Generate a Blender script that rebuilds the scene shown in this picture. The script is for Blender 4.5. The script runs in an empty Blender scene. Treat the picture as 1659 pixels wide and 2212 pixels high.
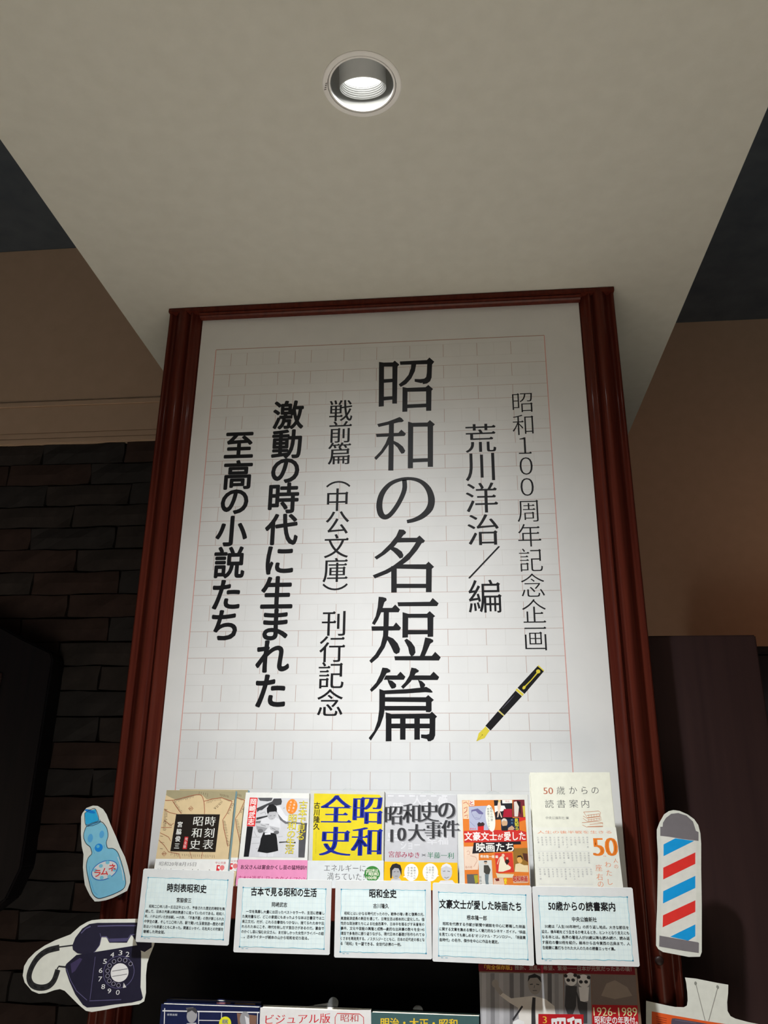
import bpy, bmesh, math, random
from mathutils import Matrix, Vector
S = bpy.context.scene
COL = S.collection

# ---------------------------------------------------------------- camera
cam = bpy.data.cameras.new('camera')
cam.sensor_fit = 'VERTICAL'; cam.sensor_height = 36.0; cam.lens = 28.456
cam.clip_start = 0.02
co = bpy.data.objects.new('camera', cam); COL.objects.link(co)
co.location = (0.13649, -1.33027, 1.54312)
co.rotation_euler = (1.91823244, -0.01032786, 0.09891592)
S.camera = co

# ---------------------------------------------------------------- view and world
S.view_settings.view_transform = 'Standard'
S.view_settings.look = 'None'
S.view_settings.exposure = 0.0
S.view_settings.gamma = 1.0
S.view_settings.use_curve_mapping = False
W = bpy.data.worlds.new('shop_ambience'); S.world = W; W.use_nodes = True
W.node_tree.nodes['Background'].inputs[0].default_value = (1.0, 0.90, 0.80, 1)
W.node_tree.nodes['Background'].inputs[1].default_value = 0.030
S.cycles.max_bounces = 8; S.cycles.diffuse_bounces = 5
S.cycles.use_denoising = True
S.cycles.caustics_reflective = False; S.cycles.caustics_refractive = False
S.cycles.sample_clamp_indirect = 4.0

# ---------------------------------------------------------------- lamps
def lamp(name, loc, energy, color, tilt=(0, 0, 0), size=2.6, radius=0.02, power=0.0):
    l = bpy.data.lights.new(name, 'SPOT'); l.energy = energy; l.color = color
    l.spot_size = size; l.spot_blend = 1.0; l.shadow_soft_size = radius
    if power:                                   # luminaire distribution: a tight beam (cos^power) in a wide glow (cos^2)
        l.use_nodes = True; nt = l.node_tree
        em = nt.nodes['Emission']
        tc = nt.nodes.new('ShaderNodeTexCoord'); sx = nt.nodes.new('ShaderNodeSeparateXYZ')
        ab = nt.nodes.new('ShaderNodeMath'); ab.operation = 'ABSOLUTE'
        pw = nt.nodes.new('ShaderNodeMath'); pw.operation = 'POWER'; pw.inputs[1].default_value = power
        nt.links.new(tc.outputs['Normal'], sx.inputs[0]); nt.links.new(sx.outputs['Z'], ab.inputs[0])
        p2 = nt.nodes.new('ShaderNodeMath'); p2.operation = 'POWER'; p2.inputs[1].default_value = 2.0
        ma = nt.nodes.new('ShaderNodeMath'); ma.operation = 'MULTIPLY'; ma.inputs[1].default_value = 6.0
        ad = nt.nodes.new('ShaderNodeMath'); ad.operation = 'ADD'
        for a, b in ((ab.outputs[0], pw.inputs[0]), (ab.outputs[0], p2.inputs[0]), (pw.outputs[0], ma.inputs[0]), (ma.outputs[0], ad.inputs[0]), (p2.outputs[0], ad.inputs[1]), (ad.outputs[0], em.inputs['Strength'])): nt.links.new(a, b)
    o = bpy.data.objects.new(name, l); COL.objects.link(o); o.location = loc; o.rotation_euler = tilt
    return o
lamp('downlight_beam', (0.0155, -0.497, 2.452), 28.5, (0.965, 0.985, 1.0), (0, 0, 0), math.radians(176), 0.024, 8.0)
# unseen lamps added above the pale floor; its bounce brightens the soffit
for x, y, e, a in ((0.0155, -1.15, 960, 64), (0.1, -3.3, 110, 100), (-1.9, -1.6, 15, 100)):
    lamp('added_floor_beam', (x, y, 2.44), e, (1.0, 0.975, 0.93), (0, 0, 0), math.radians(a), 0.05)
lamp('aisle_lamp_beam', (1.75, 0.60, 2.12), 3.2, (1.0, 0.50, 0.28), Vector((-0.62, 0.80, 0.02)).to_track_quat('-Z', 'Y').to_euler(), math.radians(120), 0.04)
lamp('aisle_lamp_beam', (-1.75, 0.1, 1.25), 4, (1.0, 0.75, 0.55), (math.radians(130), 0, math.radians(-10)), math.radians(150), 0.1)

# printed shapes and outlines, in millimetres on each thing's own plane
D={
'title':[('P','ink',0,[(-13.07,908.66),(-3.45,906.62),(-3.02,814.82),(-12.58,814.26)]),('P','ink',0,[(-13.07,908.66),(-9.56,906.91),(13.09,906.42),(16.55,910.01),(25.27,901.31),(22,896.74),(-4.23,897.97)]),('P','ink',0,[(12.25,901.53),(21.98,901.07),(21.34,819.33),(12.47,819.69)]),('P','ink',0,[(-3.95,871.34),(12.8,871.75),(12.85,864.37),(-3.87,863.57)]),('P','ink',0,[(-3.57,834.66),(13.05,835.1),(13.1,827.85),(-3.48,826.63)]),('P','ink',0,[(26.12,907.78),(77.19,908.29),(81.9,913.58),(90.94,904.09),(86.93,898.39),(77.13,899.45),(27.01,900.44)]),('P','ink',0,[(77.66,901.38),(86.95,900.94),(85.63,870.79),(82.82,863.19),(76.81,858.64),(69.46,857.61),(68.29,860.94),(66.57,859.67),(54.09,863.5),(54.11,869.31),(64.05,868.28),(71.76,869.1),(75.37,872.23),(76.81,880.9)]),('P','ink',0,[(47.79,900.83),(57.3,900.97),(54.66,885.82),(47.76,870.57),(38.31,859.38),(28.03,853.65),(24.24,859.03),(34.87,868.24),(42.6,878.57),(46.92,892.04)]),('P','ink',0,[(31.46,853.5),(40.89,849.63),(40.4,802.11),(31.26,801.92)]),('P','ink',0,[(31.46,853.5),(40.03,851.21),(74.2,851.25),(79.34,855.64),(88.11,846.62),(83.99,842.01),(40.89,842.91)]),('P','ink',0,[(75.03,848.14),(85.21,845.79),(84.29,802.23),(74.86,802.24)]),('P','ink',0,[(40.39,816.84),(75.31,817.29),(75.25,809.74),(40.4,809.27)]),('P','ink',0,[(-14.84,778.97),(4.6,783.27),(18.1,788.36),(26.21,791.79),(29.94,789.4),(34.17,783.63),(30.8,781.14),(24.9,781),(6.34,776.86),(-12.22,772.91)]),('P','ink',0,[(-17.11,759.17),(24.15,759.88),(29.5,766.15),(38.08,757.52),(35.07,753.03),(-15.68,752.84)]),('P','ink',0,[(6.82,780.95),(15.95,780.6),(15.54,685.74),(6.28,686.03)]),('P','ink',0,[(6.54,753.14),(7.5,738.42),(-3.21,721.47),(-15.56,707.39),(-19.46,711.68),(-7.43,725.25),(0.79,739.57),(4.88,751.36)]),('P','ink',0,[(15.33,744.55),(24.23,739.66),(32.61,732.06),(36.78,723.74),(34.8,719.27),(30.15,717.98),(27.64,721.33),(22.6,730.59),(15.38,738.14)]),('P','ink',0,[(41.76,781.84),(51.35,778.31),(50.51,689.1),(41.29,689.22)]),('P','ink',0,[(41.76,781.84),(48.49,778.98),(77.03,778.63),(81.59,783.28),(90.71,774.39),(86.65,770.11),(51.33,770.89)]),('P','ink',0,[(77.32,772.68),(87.35,772.3),(86.34,690.64),(76.99,690.94)]),('P','ink',0,[(50.55,707.91),(77.46,707.92),(77.4,700.75),(50.53,700.37)]),('R','ink',0,[8.2,8.53,8.2,8.2,9.18,10.82,10.82,9.84,7.87,6.56,5.9,7.54,10.17,12.14,12.14,9.84,7.54,6.23],[(35.22,667.38),(35.26,648.03),(25.54,623.92),(11.85,603.59),(1.68,597.84),(-6.02,604.04),(-9,621.38),(-4.33,642.15),(8.97,659.34),(27.01,667.63),(46.7,669.16),(64.69,662.98),(77.62,648.57),(82.96,629.3),(79.74,612.15),(67.57,598.77),(53.07,591.45),(39.87,588.37)]),('P','ink',0,[(26.11,574.36),(34.35,573.61),(38.56,569.1),(36.99,565.83),(34.37,564.42),(29.15,557.76),(17.88,543.41),(2.31,530.13),(-12.36,520.49),(-16.43,525.07),(-4.68,532.98),(10.86,549.02),(21.26,562.51)]),('P','ink',0,[(27.4,559.08),(57.02,558.42),(61.74,562.53),(71.23,552.83),(68.61,549.06),(64.79,548.42),(56.13,550.42),(21.33,550.62)]),('P','ink',0,[(56.48,552.6),(66.88,550.56),(57.81,536.24),(43.96,519.41),(26.73,506.31),(6.11,495.1),(-15.02,486.94),(-18.9,492.51),(2.6,501.39),(16.36,509.18),(30.14,519.68),(43.96,532.91),(52.64,545.41)]),('P','ink',0,[(16.14,542.9),(23.12,540.21),(30.96,534.07),(33.92,527.7),(32.72,523.22),(27.54,521.52),(22.31,527.93),(16.2,534.37),(10.07,539.03)]),('P','ink',0,[(12.91,508.35),(22.41,508.18),(22.64,461.73),(13.25,461.87)]),('P','ink',0,[(24.99,511.17),(72.31,510.48),(76.98,515.21),(86.31,505.77),(81.65,501.42),(19.84,503.76),(14.66,504.39)]),('P','ink',0,[(72.62,505.49),(82.54,505.31),(81.6,461.38),(71.95,461.52)]),('P','ink',0,[(22.56,476.98),(72.4,476.18),(72.35,468.84),(22.6,469.6)]),('P','ink',0,[(-8.05,454.85),(-1.21,454.23),(4.79,452.4),(5.68,448.56),(1.79,445.15),(-2.64,429.66),(-8.41,416),(-14.2,406.34),(-18.82,409.29),(-12.72,421.19),(-9.53,436.64)]),('P','ink',0,[(-1.85,435.51),(14.8,435.29),(20.2,441.09),(28.38,432.37),(25.86,427.59),(-3.47,427.95)]),('P','ink',0,[(0.77,428.75),(9.76,428.64),(9.18,397.1),(8.46,383.62),(3.07,368.6),(-7.59,352.06),(-18.62,342.71),(-22.19,346.86),(-12.66,357.07),(-3.66,371.99),(0.02,387.91),(0.54,402.27)]),('P','ink',0,[(-19.59,404.18),(17.04,404.14),(21.72,410.55),(30.17,401.12),(27.5,396.92),(-18.79,396.7)]),('P','ink',0,[(7.41,387.84),(17.17,383.54),(24.74,375.1),(28.61,365.9),(27.64,360.1),(22.33,357.32),(18.16,360.17),(13.08,371.02),(6.8,381.96)]),('P','ink',0,[(23.91,444.85),(78.58,444.97),(83.37,451.47),(93.2,442.19),(90.62,437.41),(25.3,437.92)]),('P','ink',0,[(32.62,427.85),(42.24,424.82),(41.75,385),(32.39,384.58)]),('P','ink',0,[(32.62,427.85),(41.4,424.83),(73.36,424.61),(78.1,429),(87.23,420.36),(83.36,417.51),(41.4,417.99)]),('P','ink',0,[(74.18,421.87),(84.22,420.05),(83.53,385.79),(74.23,385.54)]),('P','ink',0,[(41.74,397.45),(74.65,397.12),(74.6,390.06),(41.74,390.04)]),('P','ink',0,[(35.57,380.36),(39.74,383.01),(47.24,377.42),(53.05,369.04),(54.18,359.9),(51.35,355.3),(47.22,353.34),(43.91,358.32),(41.92,368.29)]),('P','ink',0,[(70.23,384.74),(78.85,382.99),(83.47,380.44),(83.44,377.11),(78.77,374.32),(68.69,352.37),(60.77,352.43),(65.46,364.79),(68.01,374.74)]),('P','ink',0,[(19.02,354.03),(81.06,354.27),(86.57,360.83),(95.5,351.7),(92.48,346.47),(20.39,347.25)]),('P','ink',0,[(-0.41,335.53),(7.56,334.67),(12.88,331.37),(12.58,328.1),(6.81,326.49),(-0.49,313.51),(-10.24,302.21),(-17.56,296.11),(-20.58,299.82),(-10.36,311.11),(-3.92,324.1)]),('P','ink',0,[(5.19,322.75),(23.83,322.67),(29.41,328.83),(37.65,320.33),(34.87,315.48),(1.96,315.61)]),('P','ink',0,[(8.06,315.91),(15.98,313.93),(22.26,308.57),(22.6,304.53),(20.16,302.12),(15.25,301.17),(12.76,304.56),(9.42,311.04)]),('P','ink',0,[(47.19,335.27),(54.6,333.93),(59.84,330.31),(58.68,327.88),(54.57,326.27),(46.35,312.52),(34.08,300.8),(30.31,304.51),(37.34,311.75),(43.9,322.25)]),('P','ink',0,[(50.46,322.55),(77.97,322.43),(83.59,328.57),(92.63,319.61),(89.96,314.94),(47.99,315.1)]),('P','ink',0,[(57.81,315.39),(64.34,313.26),(69.53,308.41),(69.51,305.19),(66.73,302.79),(61.84,302.8),(60.24,309.24)]),('P','ink',0,[(-4.96,301.07),(2.14,298.47),(38.99,300.46),(61.84,302.8),(71.62,304.06),(78.1,300.35),(82.11,295.54),(79.67,294.75),(69.93,295.57),(38.99,293.56),(4.66,292.52)]),('P','ink',0,[(-4.96,301.07),(4.62,296.53),(4.55,270.98),(2.56,258.33),(-2.94,242.63),(-10.87,230.14),(-17.65,219.58),(-21.27,223.59),(-12.55,234.8),(-7.09,250.46),(-4.87,267.82)]),('P','ink',0,[(4.05,287.71),(70.69,287.59),(74.44,291.09),(83.6,283.27),(79.52,279.63),(4.45,280.53)]),('P','ink',0,[(4.19,273.84),(71.39,273.78),(71.34,266.53),(4.27,266.55)]),('P','ink',0,[(70.65,282.02),(79.86,281.22),(79.71,266.21),(76.96,263.85),(70.52,264.32)]),('P','ink',0,[(5.76,263.86),(14.72,261.17),(76.94,261.81),(80.19,264.95),(88.45,257.11),(85.37,253.98),(5.85,253.93)]),('P','ink',0,[(6.08,263.86),(15.21,260.7),(15.51,218.91),(6.19,218.57)]),('P','ink',0,[(29,256.77),(37.9,256.77),(37.78,221.29),(29.13,221.26)]),('P','ink',0,[(51.94,256.78),(60.81,256.78),(60.64,221.36),(51.86,221.33)]),('P','ink',0,[(14.83,246.09),(77.6,246.17),(77.53,238.86),(14.88,238.75)]),('P','ink',0,[(76.41,256.79),(85.72,256.79),(85.08,228.05),(82.47,221.89),(77.35,219.11),(73.37,219.09),(71.81,222.32),(62.57,224.14),(62.6,229.54),(71.06,229.1),(75.54,230.34),(76.22,234.98)])],
'col_anniversary':[('V','ink',0,'昭和１００周年記念企画',[(249.67,812.04),(248.68,767.48),(250.04,726.67),(250.1,687.17),(249.89,647.47),(249.21,603.21),(249.75,558.73),(249.63,514.78),(250.52,471.1),(250.31,427.33),(250.95,381.41)],42.75,45.21,'m')],
'col_editor':[('V','ink',0,'荒川洋治／編',[(172.31,744.2),(169.52,688.06),(171.04,629.71),(171.38,570.72),(171.25,512.28),(170.85,453.33)],58.69,61.75,'M')],
'col_book_edition':[('V','ink',0,'戦前篇︵中公文庫︶刊行記念',[(-82.85,809.28),(-82.25,765.68),(-82.94,722.74),(-83.3,662.69),(-83.67,632.85),(-82.79,589.81),(-83.14,546.59),(-83.64,503.22),(-83.31,473.07),(-83.82,409.98),(-84.64,366.52),(-85.29,323.4),(-85.64,279.47)],45.1,47.19,'N')],
'col_slogan_a':[('V','ink',0,'激動の時代に生まれた',[(-181.46,804.25),(-181.47,744.88),(-181.51,691.69),(-181.51,638.88),(-182.34,579.48),(-182.36,522.55),(-183.92,465.29),(-183.29,409.19),(-185.16,355.13),(-185.51,298.35)],59.5,61.24,'D')],
'col_slogan_b':[('V','ink',0,'至高の小説たち',[(-270.92,745.65),(-269.24,686.56),(-271.19,633.89),(-272.38,578.48),(-272.16,520.4),(-273.08,462.45),(-272.37,409.1)],58.16,59.98,'D')],
'pen':[('P','ink',0,[(251.19,336.52),(260.58,327.98),(228.19,292.4),(217.73,302.04)]),('P','penGold',1,[(251.19,336.52),(252.79,337.96),(261.1,329.67),(260.58,327.98)]),('P','penGold',1,[(216.6,301.21),(227.25,291.99),(224.85,289.08),(214.37,298.28)]),('P','ink',0,[(214.34,297.61),(223.99,288.67),(195.31,259.2),(186.68,267.18)]),('P','penGold',1,[(186.68,266.94),(194.57,259.37),(193.68,257.89),(185.63,265.95)]),('P','ink',0,[(185.11,265.29),(193.84,257.73),(172.63,235.68),(164.71,242.98)]),('R',(95,92,105),1,[0.5,1.33,0.33],[(192.22,269.65),(202.26,279.99),(212.34,290.36)]),('P','penGold',1,[(164.69,242.33),(170.95,235.27),(167.47,230.8),(162.68,223.91),(155.98,221.72),(149.67,219.03),(151.92,225.1),(153.6,231.17),(159.33,236.46),(163.63,240.54)]),('R',(150,130,40),2,[0.33],[(159.52,229),(150.27,219.6)]),('E',(120,100,30),2,(159.35,229),0.76,0.73,0),('E','penGold',1,(251.75,328.02),3.36,3.19,0),('R','penGold',1,[2.18,1.34,1.85],[(250.46,325.91),(239.92,314.14),(229.77,304.27)]),('E','penGold',1,(228,302.43),3.19,2.18,50)],
'cov1':[(-322.88,157.6),(-215.21,157.47),(-214.47,0),(-325.68,0)],
'cov2':[(-198.94,155.34),(-101.42,154.89),(-95.6,0),(-200.58,0)],
'cov3':[(-100.14,158.89),(11.57,158.16),(12.7,0),(-94.81,0)],
'cov4':[(13.68,156.8),(118.17,155.59),(117.92,0),(14.19,0)],
'cov5':[(119.19,155.6),(222.26,155.91),(217.2,0),(120.16,0)],
'cov6':[(226.47,187.32),(342.23,188.44),(342.11,0),(225.49,0)],
'b1_map':[('P',(168,158,125),1,[(-322.82,157.27),(-215.18,157.14),(-214.99,145.22),(-223.62,142.1),(-235.66,147),(-258.39,144.8),(-265.78,150.85),(-275.62,150.3),(-291.56,146.01),(-304.34,142.82),(-322.41,150.32)]),('R',(165,85,60),2,[0.83],[(-322.89,142.63),(-309.37,143.23),(-294.97,146.74),(-278.98,150.73),(-268.25,150.83),(-263.12,143.23),(-259.79,130.36),(-259.23,123.59)]),('R',(165,85,60),2,[0.82],[(-262.92,141.7),(-248.64,145.66),(-235.7,147.31),(-218.72,142.15)]),('R',(165,85,60),2,[0.81],[(-218.72,142.15),(-224.85,124.73),(-230.27,115.7),(-227.23,103.88),(-217.9,79.18)]),('R',(165,85,60),2,[0.83],[(-311.17,141.99),(-304.75,134.43),(-294.98,123.94)]),('R',(165,85,60),2,[0.65],[(-323.6,96.71),(-309.67,91),(-305.54,85.18)]),('R',(165,85,60),2,[0.65],[(-323.59,86.39),(-314.34,79.21),(-306.55,70.61),(-290.06,67.98),(-287.52,61.54)]),('R',(165,85,60),2,[0.64],[(-255.27,71.4),(-255.63,62.05)]),('R',(165,85,60),2,[0.64],[(-274.45,71.1),(-269.96,61.82)]),('R',(165,85,60),2,[0.66],[(-320.68,114.62),(-308.89,107.29),(-304.44,110.33)]),('R',(165,85,60),2,[0.66],[(-322.2,129.68),(-313.26,125.24),(-301.43,123.11)]),('R',(165,85,60),2,[0.65],[(-323.13,104.13),(-306.81,104.34)]),('R',(165,85,60),2,[0.5],[(-284.86,131.3),(-281.75,134.97),(-277.47,131.38),(-280.74,127.71),(-284.86,131.3)]),('R',(165,85,60),2,[0.48],[(-316.45,67.86),(-313.43,71.23),(-309.05,67.97),(-312.41,64.74),(-316.45,67.86)]),('T',(165,85,60),2,'釜石',(-283.71,131.31),(-278.62,131.37),2.72,''),('T',(165,85,60),2,'高崎',(-315.32,67.87),(-310.33,67.95),2.3,''),('R',(110,90,70),2,[0.49],[(-308.28,143.48),(-308.14,140.08)]),('R',(110,90,70),2,[0.5],[(-306.11,143.98),(-305.99,140.45)]),('R',(110,90,70),2,[0.5],[(-303.93,144.48),(-304.07,142.13)]),('R',(110,90,70),2,[0.49],[(-301.76,144.99),(-301.47,140.94)]),('R',(110,90,70),2,[0.49],[(-299.58,145.49),(-299.56,142.77)]),('R',(110,90,70),2,[0.5],[(-297.41,145.99),(-297.53,142.75)]),('R',(110,90,70),2,[0.5],[(-295.24,146.5),(-295.31,143.24)]),('R',(110,90,70),2,[0.49],[(-293.06,147),(-293.18,144.46)]),('R',(110,90,70),2,[0.49],[(-290.88,147.5),(-290.79,143.38)]),('R',(110,90,70),2,[0.49],[(-288.71,148),(-288.62,144.16)]),('R',(110,90,70),2,[0.49],[(-286.53,148.51),(-286.7,146.16)]),('R',(110,90,70),2,[0.5],[(-284.36,149.01),(-284.39,145.5)]),('R',(110,90,70),2,[0.5],[(-282.18,149.51),(-282.25,147.23)]),('R',(110,90,70),2,[0.49],[(-280.01,150.02),(-280.11,146.76)]),('R',(110,90,70),2,[0.49],[(-257.07,143.46),(-257.51,138.99)]),('R',(110,90,70),2,[0.49],[(-254.81,143.83),(-255.24,139.27)]),('R',(110,90,70),2,[0.49],[(-252.56,144.21),(-252.84,139.93)]),('R',(110,90,70),2,[0.49],[(-250.31,144.58),(-250.58,139.98)]),('R',(110,90,70),2,[0.49],[(-248.05,144.95),(-248.84,142.34)]),('R',(110,90,70),2,[0.49],[(-245.8,145.33),(-246.11,142.43)]),('R',(110,90,70),2,[0.49],[(-243.55,145.7),(-244.28,142.28)]),('R',(110,90,70),2,[0.49],[(-241.3,146.07),(-241.87,142.97)]),('R',(110,90,70),2,[0.49],[(-239.04,146.44),(-239.53,143.14)]),('R',(110,90,70),2,[0.49],[(-236.79,146.82),(-237.13,143.04)]),('R',(110,90,70),2,[0.49],[(-229.93,114.59),(-225.81,113.62)]),('R',(110,90,70),2,[0.49],[(-229.26,112.37),(-224.9,111.39)]),('R',(110,90,70),2,[0.48],[(-228.59,110.15),(-223.79,109.15)]),('R',(110,90,70),2,[0.48],[(-227.92,107.93),(-223.64,107.37)]),('R',(110,90,70),2,[0.48],[(-227.25,105.72),(-222.46,104.74)]),('R',(110,90,70),2,[0.48],[(-226.59,103.52),(-221.71,102.75)]),('R',(110,90,70),2,[0.48],[(-225.92,101.32),(-221.55,100.73)]),('R',(110,90,70),2,[0.48],[(-225.26,99.12),(-220.57,98.35)]),('R',(110,90,70),2,[0.48],[(-224.6,96.92),(-221.31,96.41)]),('R',(110,90,70),2,[0.48],[(-223.93,94.74),(-219.18,93.75)]),('R',(110,90,70),2,[0.48],[(-223.27,92.55),(-220.44,91.64)]),('R',(110,90,70),2,[0.48],[(-222.62,90.37),(-219.02,89.81)]),('R',(110,90,70),2,[0.48],[(-221.96,88.19),(-218.62,87.31)]),('R',(110,90,70),2,[0.48],[(-221.3,86.02),(-216.57,85.54)]),('R',(110,90,70),2,[0.48],[(-220.65,83.85),(-216.56,83.36)]),('R',(110,90,70),2,[0.48],[(-219.99,81.68),(-215.64,81.05)]),('R',(110,90,70),2,[0.49],[(-219.71,139.62),(-215.13,138.23)]),('R',(110,90,70),2,[0.49],[(-220.4,137.63),(-216.7,136.21)]),('R',(110,90,70),2,[0.49],[(-221.08,135.64),(-217.93,134.89)]),('R',(110,90,70),2,[0.49],[(-221.77,133.65),(-217.94,132.94)]),('R',(110,90,70),2,[0.49],[(-222.46,131.66),(-219.54,130.67)]),('R',(110,90,70),2,[0.49],[(-223.14,129.68),(-219.28,128.88)]),('R',(110,90,70),2,[0.49],[(-223.82,127.69),(-221.23,126.38)]),('R',(110,90,70),2,[0.49],[(-224.51,125.72),(-221.27,124.34)]),('R',(110,90,70),2,[0.49],[(-309.52,139.87),(-305.91,140.92)]),('R',(110,90,70),2,[0.5],[(-307.91,138.07),(-305.18,139.21)]),('R',(110,90,70),2,[0.5],[(-306.3,136.28),(-303.22,137.48)]),('R',(110,90,70),2,[0.49],[(-304.69,134.48),(-301.78,135.7)]),('R',(110,90,70),2,[0.49],[(-303.09,132.7),(-299.42,133.83)]),('R',(110,90,70),2,[0.5],[(-301.49,130.91),(-298.85,132.19)]),('R',(110,90,70),2,[0.49],[(-299.89,129.13),(-297.59,130.1)]),('R',(110,90,70),2,[0.49],[(-298.29,127.34),(-294.56,128.49)]),('R',(110,90,70),2,[0.49],[(-296.7,125.57),(-293.76,126.33)]),('R',(110,90,70),2,[0.5],[(-322.36,130.2),(-317.46,129.39)]),('R',(110,90,70),2,[0.49],[(-322.2,128.21),(-318.64,127.37)]),('R',(110,90,70),2,[0.5],[(-322.05,126.23),(-316.48,125.71)]),('R',(110,90,70),2,[0.49],[(-321.89,124.24),(-316.31,123.51)]),('R',(110,90,70),2,[0.49],[(-321.74,122.27),(-315.99,121.6)]),('R',(110,90,70),2,[0.49],[(-321.59,120.29),(-315.72,119.41)]),('R',(110,90,70),2,[0.49],[(-321.43,118.32),(-317.92,117.78)]),('R',(110,90,70),2,[0.49],[(-321.28,116.34),(-315.51,115.35)]),('R',(110,90,70),2,[0.49],[(-321.13,114.38),(-316.82,113.64)]),('R',(110,90,70),2,[0.49],[(-320.97,112.41),(-315.54,111.77)]),('R',(110,90,70),2,[0.49],[(-320.82,110.45),(-316.16,109.8)]),('R',(110,90,70),2,[0.49],[(-320.67,108.49),(-315.97,107.69)]),('R',(110,90,70),2,[0.49],[(-320.52,106.54),(-316.07,105.86)]),('R',(110,90,70),2,[0.49],[(-320.36,104.58),(-314.38,104.11)]),('R',(110,90,70),2,[0.49],[(-320.21,102.64),(-314.85,101.78)]),('R',(110,90,70),2,[0.49],[(-320.06,100.69),(-315.6,100.09)]),('R',(110,90,70),2,[0.49],[(-319.44,114.13),(-320.62,110.34)]),('R',(110,90,70),2,[0.49],[(-316.96,113.16),(-317.45,108.78)]),('R',(110,90,70),2,[0.49],[(-314.49,112.2),(-315.64,108.82)]),('R',(110,90,70),2,[0.49],[(-312.02,111.23),(-312.69,107.16)]),('R',(110,90,70),2,[0.49],[(-309.55,110.26),(-310.68,105.87)]),('R',(110,90,70),2,[0.49],[(-307.08,109.3),(-308.36,105.73)]),('R',(110,90,70),2,[0.49],[(-322.9,92.29),(-318.37,91.77)]),('R',(110,90,70),2,[0.49],[(-321.5,83.49),(-315.2,83.07)]),('R',(110,90,70),2,[0.48],[(-320.12,74.76),(-316.03,74.43)]),('R',(110,90,70),2,[0.49],[(-238.88,153.23),(-238.09,150.39)]),('R',(110,90,70),2,[0.49],[(-237.2,152.9),(-236.13,148.52)]),('R',(110,90,70),2,[0.49],[(-235.51,152.58),(-234.8,149.53)]),('R',(110,90,70),2,[0.49],[(-233.83,152.25),(-232.83,148.34)]),('R',(110,90,70),2,[0.49],[(-232.15,151.93),(-231.23,148.73)]),('R',(110,90,70),2,[0.49],[(-230.47,151.6),(-229.77,148.53)]),('R',(110,90,70),2,[0.49],[(-228.79,151.28),(-227.9,148.26)]),('R',(110,90,70),2,[0.49],[(-227.11,150.96),(-226.32,147.59)]),('R',(110,90,70),2,[0.49],[(-225.43,150.63),(-224.62,147.28)]),('R',(110,90,70),2,[0.49],[(-246.19,132.72),(-242.62,131.3)]),('R',(110,90,70),2,[0.49],[(-244.73,134.16),(-242.66,131.71)]),('R',(110,90,70),2,[0.49],[(-243.28,135.59),(-239.65,133.11)]),('R',(110,90,70),2,[0.49],[(-241.82,137.03),(-238.98,134.58)]),('R',(110,90,70),2,[0.49],[(-240.36,138.46),(-236.77,136.94)]),('R',(110,90,70),2,[0.49],[(-238.9,139.9),(-235.53,137.6)]),('R',(110,90,70),2,[0.49],[(-237.44,141.34),(-234.27,139.43)]),('R',(110,90,70),2,[0.49],[(-235.97,142.78),(-233.49,141.09)]),('R',(110,90,70),2,[0.48],[(-285.25,68.01),(-284.43,65.62)]),('R',(110,90,70),2,[0.48],[(-282.03,67.97),(-281.01,65.09)]),('R',(110,90,70),2,[0.48],[(-278.82,67.93),(-277.79,65.59)]),('R',(110,90,70),2,[0.48],[(-275.61,67.89),(-274.34,64.11)]),('R',(110,90,70),2,[0.48],[(-272.4,67.85),(-271.07,63.61)]),('R',(110,90,70),2,[0.48],[(-269.19,67.81),(-267.97,64.29)]),('R',(110,90,70),2,[0.48],[(-265.98,67.77),(-265.06,63.87)]),('R',(110,90,70),2,[0.48],[(-262.77,67.73),(-261.93,64.82)]),('R',(110,90,70),2,[0.48],[(-259.57,67.68),(-258.48,64.29)]),('R',(110,90,70),2,[0.48],[(-256.37,67.64),(-255.25,63.32)]),('R',(110,90,70),2,[0.48],[(-253.17,67.6),(-252.16,64.62)]),('R',(110,90,70),2,[0.48],[(-249.97,67.56),(-248.95,63.41)]),('R',(110,90,70),2,[0.48],[(-246.78,67.52),(-245.7,63.55)]),('R',(110,90,70),2,[0.48],[(-243.58,67.48),(-242.72,64.82)]),('R',(110,90,70),2,[0.48],[(-240.39,67.44),(-239.29,63.4)]),('R',(110,90,70),2,[0.48],[(-237.2,67.41),(-236.25,63.42)]),('R',(110,90,70),2,[0.48],[(-301.99,70.32),(-302.4,65.62)]),('R',(110,90,70),2,[0.48],[(-299.31,69.64),(-299.98,67.01)]),('R',(110,90,70),2,[0.48],[(-296.64,68.96),(-296.86,64.12)]),('R',(110,90,70),2,[0.48],[(-293.96,68.28),(-294.08,64.98)]),('R',(110,90,70),2,[0.48],[(-291.29,67.6),(-291.44,63.64)]),('R',(110,90,70),2,[0.5],[(-271.41,155.87),(-271.28,151.8)]),('R',(110,90,70),2,[0.49],[(-268.02,155.29),(-268.18,152.51)]),('R',(110,90,70),2,[0.49],[(-264.63,154.7),(-264.54,151.59)]),('R',(110,90,70),2,[0.49],[(-261.25,154.12),(-261.2,151.16)]),('R',(110,90,70),2,[0.49],[(-257.87,153.53),(-257.8,148.41)])],
'b1_cov_poly':[(-322.87,157.58),(-215.21,157.45),(-214.31,62),(-324.38,60.95)],
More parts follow.
